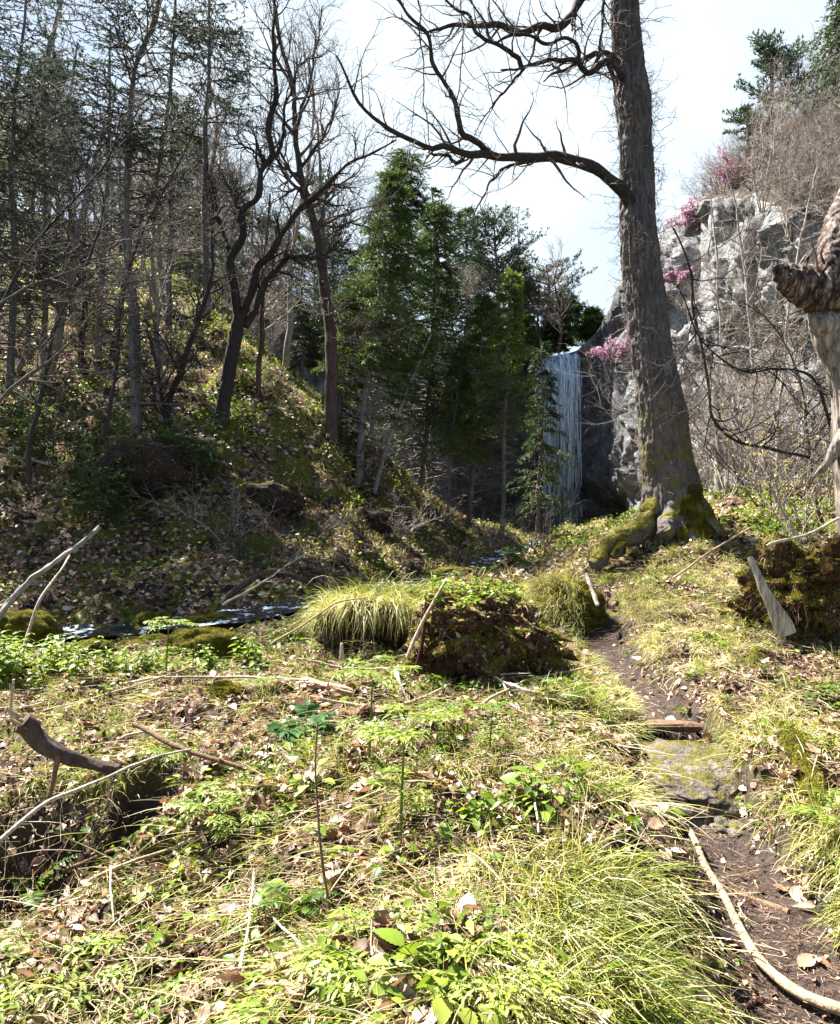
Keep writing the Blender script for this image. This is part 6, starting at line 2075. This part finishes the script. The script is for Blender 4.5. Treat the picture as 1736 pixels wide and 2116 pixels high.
    comb, lenf, green = np.repeat(comb, nb, 0), np.repeat(lenf, nb), np.repeat(green, nb)
    m = len(cp)
    tone = np.clip(green + .28 * rng.normal(size=m), 0, 1)
    d = UP * rng.uniform(.15, .8, (m, 1)) + comb * rng.uniform(.4, 1.3, (m, 1)) + .34 * rng.normal(size=(m, 3))
    blades(mb, cp - UP * .01, d, lenf * rng.uniform(.5, 1.5, m), rng.uniform(.0011, .0027, m), rng.uniform(.6, 2.2, m), 5, tone)
    # long dead straws combed flat down the slope
    p, ddx, ddy = scatter(30000, 1.3, 9, lambda dx, dy, p: np.clip(.22 + .7 * zone(dx, dy, 560, 1760, 420, 200) + .9 * zone(dx, dy, 1560, 1400, 330, 200) + .5 * zone(dx, dy, 1260, 1900, 250, 240), 0, 1) * np.clip(.5 + 1.2 * noise(p * 2.2, 75), 0, 1) * not_path(p, .2, .32) * (1 - .9 * zone(dx, dy, 70, 1760, 220, 210)))
    m = len(p)
    lay = np.stack([np.where(ddx > 1450, -.4, np.where(ddx > 1000, .45, -.75)), np.full(m, -.7), np.zeros(m)], -1) + .35 * rng.normal(size=(m, 3)) * [1, 1, 0]
    blades(mb, p + UP * rng.uniform(.0, .05, (m, 1)), nrm(lay) + UP * rng.uniform(.05, .5, (m, 1)), rng.uniform(.12, .42, m), rng.uniform(.0010, .0026, m), rng.uniform(.3, 1.0, m), 5, np.clip(.70 + .2 * rng.normal(size=m), 0, 1))
    # thinner grass on the banks further off
    c, dx, dy = scatter(42000, 9.5, 26, lambda dx, dy, p: np.clip(.8 * zone(dx, dy, 1500, 1110, 380, 60) + .9 * zone(dx, dy, 900, 1120, 260, 60) + .7 * zone(dx, dy, 720, 920, 170, 110) + .6 * zone(dx, dy, 380, 690, 450, 150), 0, 1) * (.6 + .7 * noise(p * 1.1, 72)) * not_path(p))
    cp = np.repeat(c, 7, 0) + np.concatenate([rng.normal(0, .05, (len(c) * 7, 2)), np.zeros((len(c) * 7, 1))], 1)
    m = len(cp)
    d = UP * .8 + .6 * rng.normal(size=(m, 3))
    blades(mb, cp, d, rng.uniform(.07, .22, m), rng.uniform(.003, .006, m), rng.uniform(.4, 1.6, m), 3, np.clip(.70 + .22 * rng.normal(size=m), 0, 1))
    tag(mb.build('grass', M['grass']), 'yellow green and straw coloured grass flopping over the ground', kind='stuff')

    # small herbs
    mb = MB()
    def hw(dx, dy, p):
        a = .35 + .6 * zone(dx, dy, 120, 1370, 260, 50) + .5 * zone(dx, dy, 560, 1360, 240, 60) + .5 * zone(dx, dy, 450, 1720, 260, 130) + .5 * zone(dx, dy, 1020, 1600, 250, 150) + .45 * zone(dx, dy, 1050, 1980, 300, 140) + .4 * zone(dx, dy, 1250, 1420, 120, 100) + .5 * zone(dx, dy, 1690, 1420, 120, 160)
        return np.clip(a, 0, 1) * np.clip(.28 + 1.6 * noise(p * 2.9, 91), 0, 1) * not_path(p) * (1 - .96 * zone(dx, dy, 70, 1760, 220, 210))
    c, dx, dy = scatter(13500, 1.3, 9.8, hw)
    nl = 7
    m = len(c) * nl
    cp = np.repeat(c, nl, 0) + rng.normal(0, 1, (m, 3)) * [.03, .03, 0] + UP * rng.uniform(.015, .085, (m, 1))
    Tq = [leaf_t(.55, 7, .18, .15, .25), leaf_t(.75, 7, .1, .2, .3), leaf_t(.38, 7, .2, .1, .3)]
    tone = np.clip(np.repeat(.62 + .3 * noise(c * 2.1, 93), nl) + .16 * rng.normal(size=m), 0, 1)
    sel = np.repeat(rng.integers(0, 3, len(c)), nl)
    X = rand_dirs(m, -.35, .45)
    up = UP + .45 * rng.normal(size=(m, 3))
    sz = np.repeat(rng.gamma(6, .0058, len(c)).clip(.012, .07), nl) * rng.uniform(.6, 1.3, m)
    for t in range(3):
        k = sel == t
        inst(mb, *Tq[t], cp[k], X[k], up[k], sz[k], tone[k])
    st = np.stack([np.repeat(c, nl, 0), cp], 1)
    tubes(mb, st, np.full((m, 2), .0009), 3, .4, cap=False)
    c, dx, dy = scatter(52000, 9.8, 28, lambda dx, dy, p: np.clip(.25 + .5 * zone(dx, dy, 380, 680, 450, 170) + .6 * zone(dx, dy, 1500, 1110, 400, 60) + .8 * zone(dx, dy, 600, 850, 170, 120), 0, 1) * np.clip(.3 + 1.5 * noise(p * 1.2, 95), 0, 1) * not_path(p) * (dx > -200) * (dx < 1900))
    cp = np.repeat(c, 4, 0) + rng.normal(0, 1, (len(c) * 4, 3)) * [.08, .08, 0] + UP * rng.uniform(.03, .22, (len(c) * 4, 1))
    m = len(cp)
    inst(mb, *leaf_t(.6, 4, 0, .2, .25), cp, rand_dirs(m, -.4, .4), UP + .5 * rng.normal(size=(m, 3)), rng.uniform(.04, .10, m), np.clip(.6 + .25 * rng.normal(size=m), 0, 1))
    tag(mb.build('undergrowth', M['herb']), 'small green spring leaves sprouting through the dead leaves', kind='stuff')

    # broken twigs and straw
    mb = MB()
    p, dx, dy = scatter(20000, 1.3, 9.5, lambda dx, dy, p: .15 + .85 * not_path(p))
    m = len(p)
    K = 5
    X = rand_dirs(m, -.12, .25)
    L = rng.gamma(2.5, .05, m).clip(.03, .45)
    P = p[:, None] + X[:, None] * (np.linspace(-.5, .5, K)[None, :, None] * L[:, None, None]) + .012 * rng.normal(size=(m, K, 3)) * (L[:, None, None] / .2)
    P[..., 2] = np.maximum(P[..., 2], h_smooth(P[..., 0], P[..., 1]) + .01) + rng.uniform(0, .03, (m, 1))
    tubes(mb, P, np.repeat((rng.random(m) ** 2 * .0024 + .0006)[:, None], K, 1), 4, cap=False)
    tag(mb.build('twig_litter', M['strawwood']), 'thin broken twigs and straws strewn over the ground', kind='stuff')
    # needles and crumbs on the trodden path
    mb = MB()
    N = 5000
    t = rng.random(N) * (len(PATH) - 2) + 1
    i = t.astype(int).clip(0, len(PATH) - 2)
    q = PATH[i] + (PATH[i + 1] - PATH[i]) * (t - i)[:, None] + rng.normal(0, .13, (N, 2))
    k = (q[:, 1] > 1.4)
    q = q[k]
    p = np.stack([q[:, 0], q[:, 1], h(q[:, 0], q[:, 1]) + .006], -1)
    m = len(p)
    X = rand_dirs(m, -.1, .1)
    L = rng.uniform(.008, .045, m)
    P = p[:, None] + X[:, None] * (np.linspace(-.5, .5, 3)[None, :, None] * L[:, None, None])
    ribbons(mb, P, np.repeat(rng.uniform(.0005, .0014, m)[:, None], 3, 1), None, rng.random(m) * .6)
    tag(mb.build('path_debris', M['litter']), 'dry needles and crumbs scattered on the trodden path', kind='stuff')


gnarled_trunk()
broken_log()
tussock_and_stump()
mossy_mound()
rocks()
step_log()
sticks()
plants()
cover()


# ------------------------------------------------------------------ light, sky, camera
def sky_and_camera():
    w = bpy.data.worlds.new('World')
    S.world = w
    w.use_nodes = True
    nt = w.node_tree
    nt.nodes.clear()
    out = nt.nodes.new('ShaderNodeOutputWorld')
    bg = nt.nodes.new('ShaderNodeBackground')
    sky = nt.nodes.new('ShaderNodeTexSky')
    sky.sky_type = 'NISHITA'
    sky.sun_disc = False
    sky.sun_elevation = math.radians(SUN_EL)
    sky.sun_rotation = math.radians(-SUN_AZ)
    sky.air_density = .6
    sky.dust_density = .3
    # thin bright veil of high cloud over the blue
    tc = nt.nodes.new('ShaderNodeTexCoord')
    nz = nt.nodes.new('ShaderNodeTexNoise')
    nz.inputs['Scale'].default_value = 1.6
    nz.inputs['Detail'].default_value = 5
    nt.links.new(tc.outputs['Generated'], nz.inputs['Vector'])
    mr = nt.nodes.new('ShaderNodeMapRange')
    mr.inputs[1].default_value, mr.inputs[2].default_value = .40, .62
    mr.inputs[3].default_value, mr.inputs[4].default_value = .12, .97
    nt.links.new(nz.outputs['Fac'], mr.inputs[0])
    # the veil glows on the sun's side; dimmed behind the camera to cut fill
    dt = nt.nodes.new('ShaderNodeVectorMath')
    dt.operation = 'DOT_PRODUCT'
    nt.links.new(tc.outputs['Generated'], dt.inputs[0])
    a_, e_ = math.radians(SUN_AZ), math.radians(SUN_EL)
    dt.inputs[1].default_value = (-math.sin(a_) * math.cos(e_), math.cos(a_) * math.cos(e_), math.sin(e_))
    ms = nt.nodes.new('ShaderNodeMapRange')
    ms.interpolation_type = 'SMOOTHSTEP'
    ms.inputs[1].default_value, ms.inputs[2].default_value = -.08, .36
    ms.inputs[3].default_value, ms.inputs[4].default_value = .0, 1
    nt.links.new(dt.outputs['Value'], ms.inputs[0])
    ml = nt.nodes.new('ShaderNodeMath')
    ml.operation = 'MULTIPLY'
    nt.links.new(mr.outputs[0], ml.inputs[0])
    nt.links.new(ms.outputs[0], ml.inputs[1])
    # and it is thinned overhead, out of view, to cut fill light
    sx = nt.nodes.new('ShaderNodeSeparateXYZ')
    nt.links.new(tc.outputs['Generated'], sx.inputs[0])
    mz = nt.nodes.new('ShaderNodeMapRange')
    mz.interpolation_type = 'SMOOTHSTEP'
    mz.inputs[1].default_value, mz.inputs[2].default_value = .60, .82
    mz.inputs[3].default_value, mz.inputs[4].default_value = 1, .08
    nt.links.new(sx.outputs[2], mz.inputs[0])
    ml2 = nt.nodes.new('ShaderNodeMath')
    ml2.operation = 'MULTIPLY'
    nt.links.new(ml.outputs[0], ml2.inputs[0])
    nt.links.new(mz.outputs[0], ml2.inputs[1])
    ml = ml2
    mx = nt.nodes.new('ShaderNodeMix')
    mx.data_type = 'RGBA'
    nt.links.new(ml.outputs[0], mx.inputs[0])
    nt.links.new(sky.outputs[0], mx.inputs[6])
    mx.inputs[7].default_value = (3.9, 4.5, 5.0, 1)
    nt.links.new(mx.outputs[2], bg.inputs[0])
    bg.inputs[1].default_value = .05
    nt.links.new(bg.outputs[0], out.inputs[0])
    L = bpy.data.lights.new('sun', 'SUN')
    L.energy = 5.0
    L.angle = math.radians(.5)
    L.color = (1, .955, .88)
    o = bpy.data.objects.new('sun', L)
    COL.objects.link(o)
    az, el = math.radians(SUN_AZ), math.radians(SUN_EL)
    d = Vector((-math.sin(az) * math.cos(el), math.cos(az) * math.cos(el), math.sin(el)))
    o.rotation_euler = d.to_track_quat('Z', 'Y').to_euler()
    cam = bpy.data.cameras.new('camera')
    cam.sensor_fit = 'VERTICAL'
    cam.sensor_height = 36
    cam.lens = 36 * F / 2115
    cam.clip_start = .05
    cam.clip_end = 2000
    c = bpy.data.objects.new('camera', cam)
    COL.objects.link(c)
    c.location = (0, 0, CAMZ)
    c.rotation_euler = (math.radians(90), 0, 0)
    S.camera = c
    S.view_settings.view_transform = 'Standard'
    S.view_settings.look = 'None'
    S.view_settings.exposure = 2.42
    S.view_settings.gamma = 1
    S.cycles.max_bounces = 8
    S.cycles.transparent_max_bounces = 16
    S.cycles.use_denoising = True


sky_and_camera()
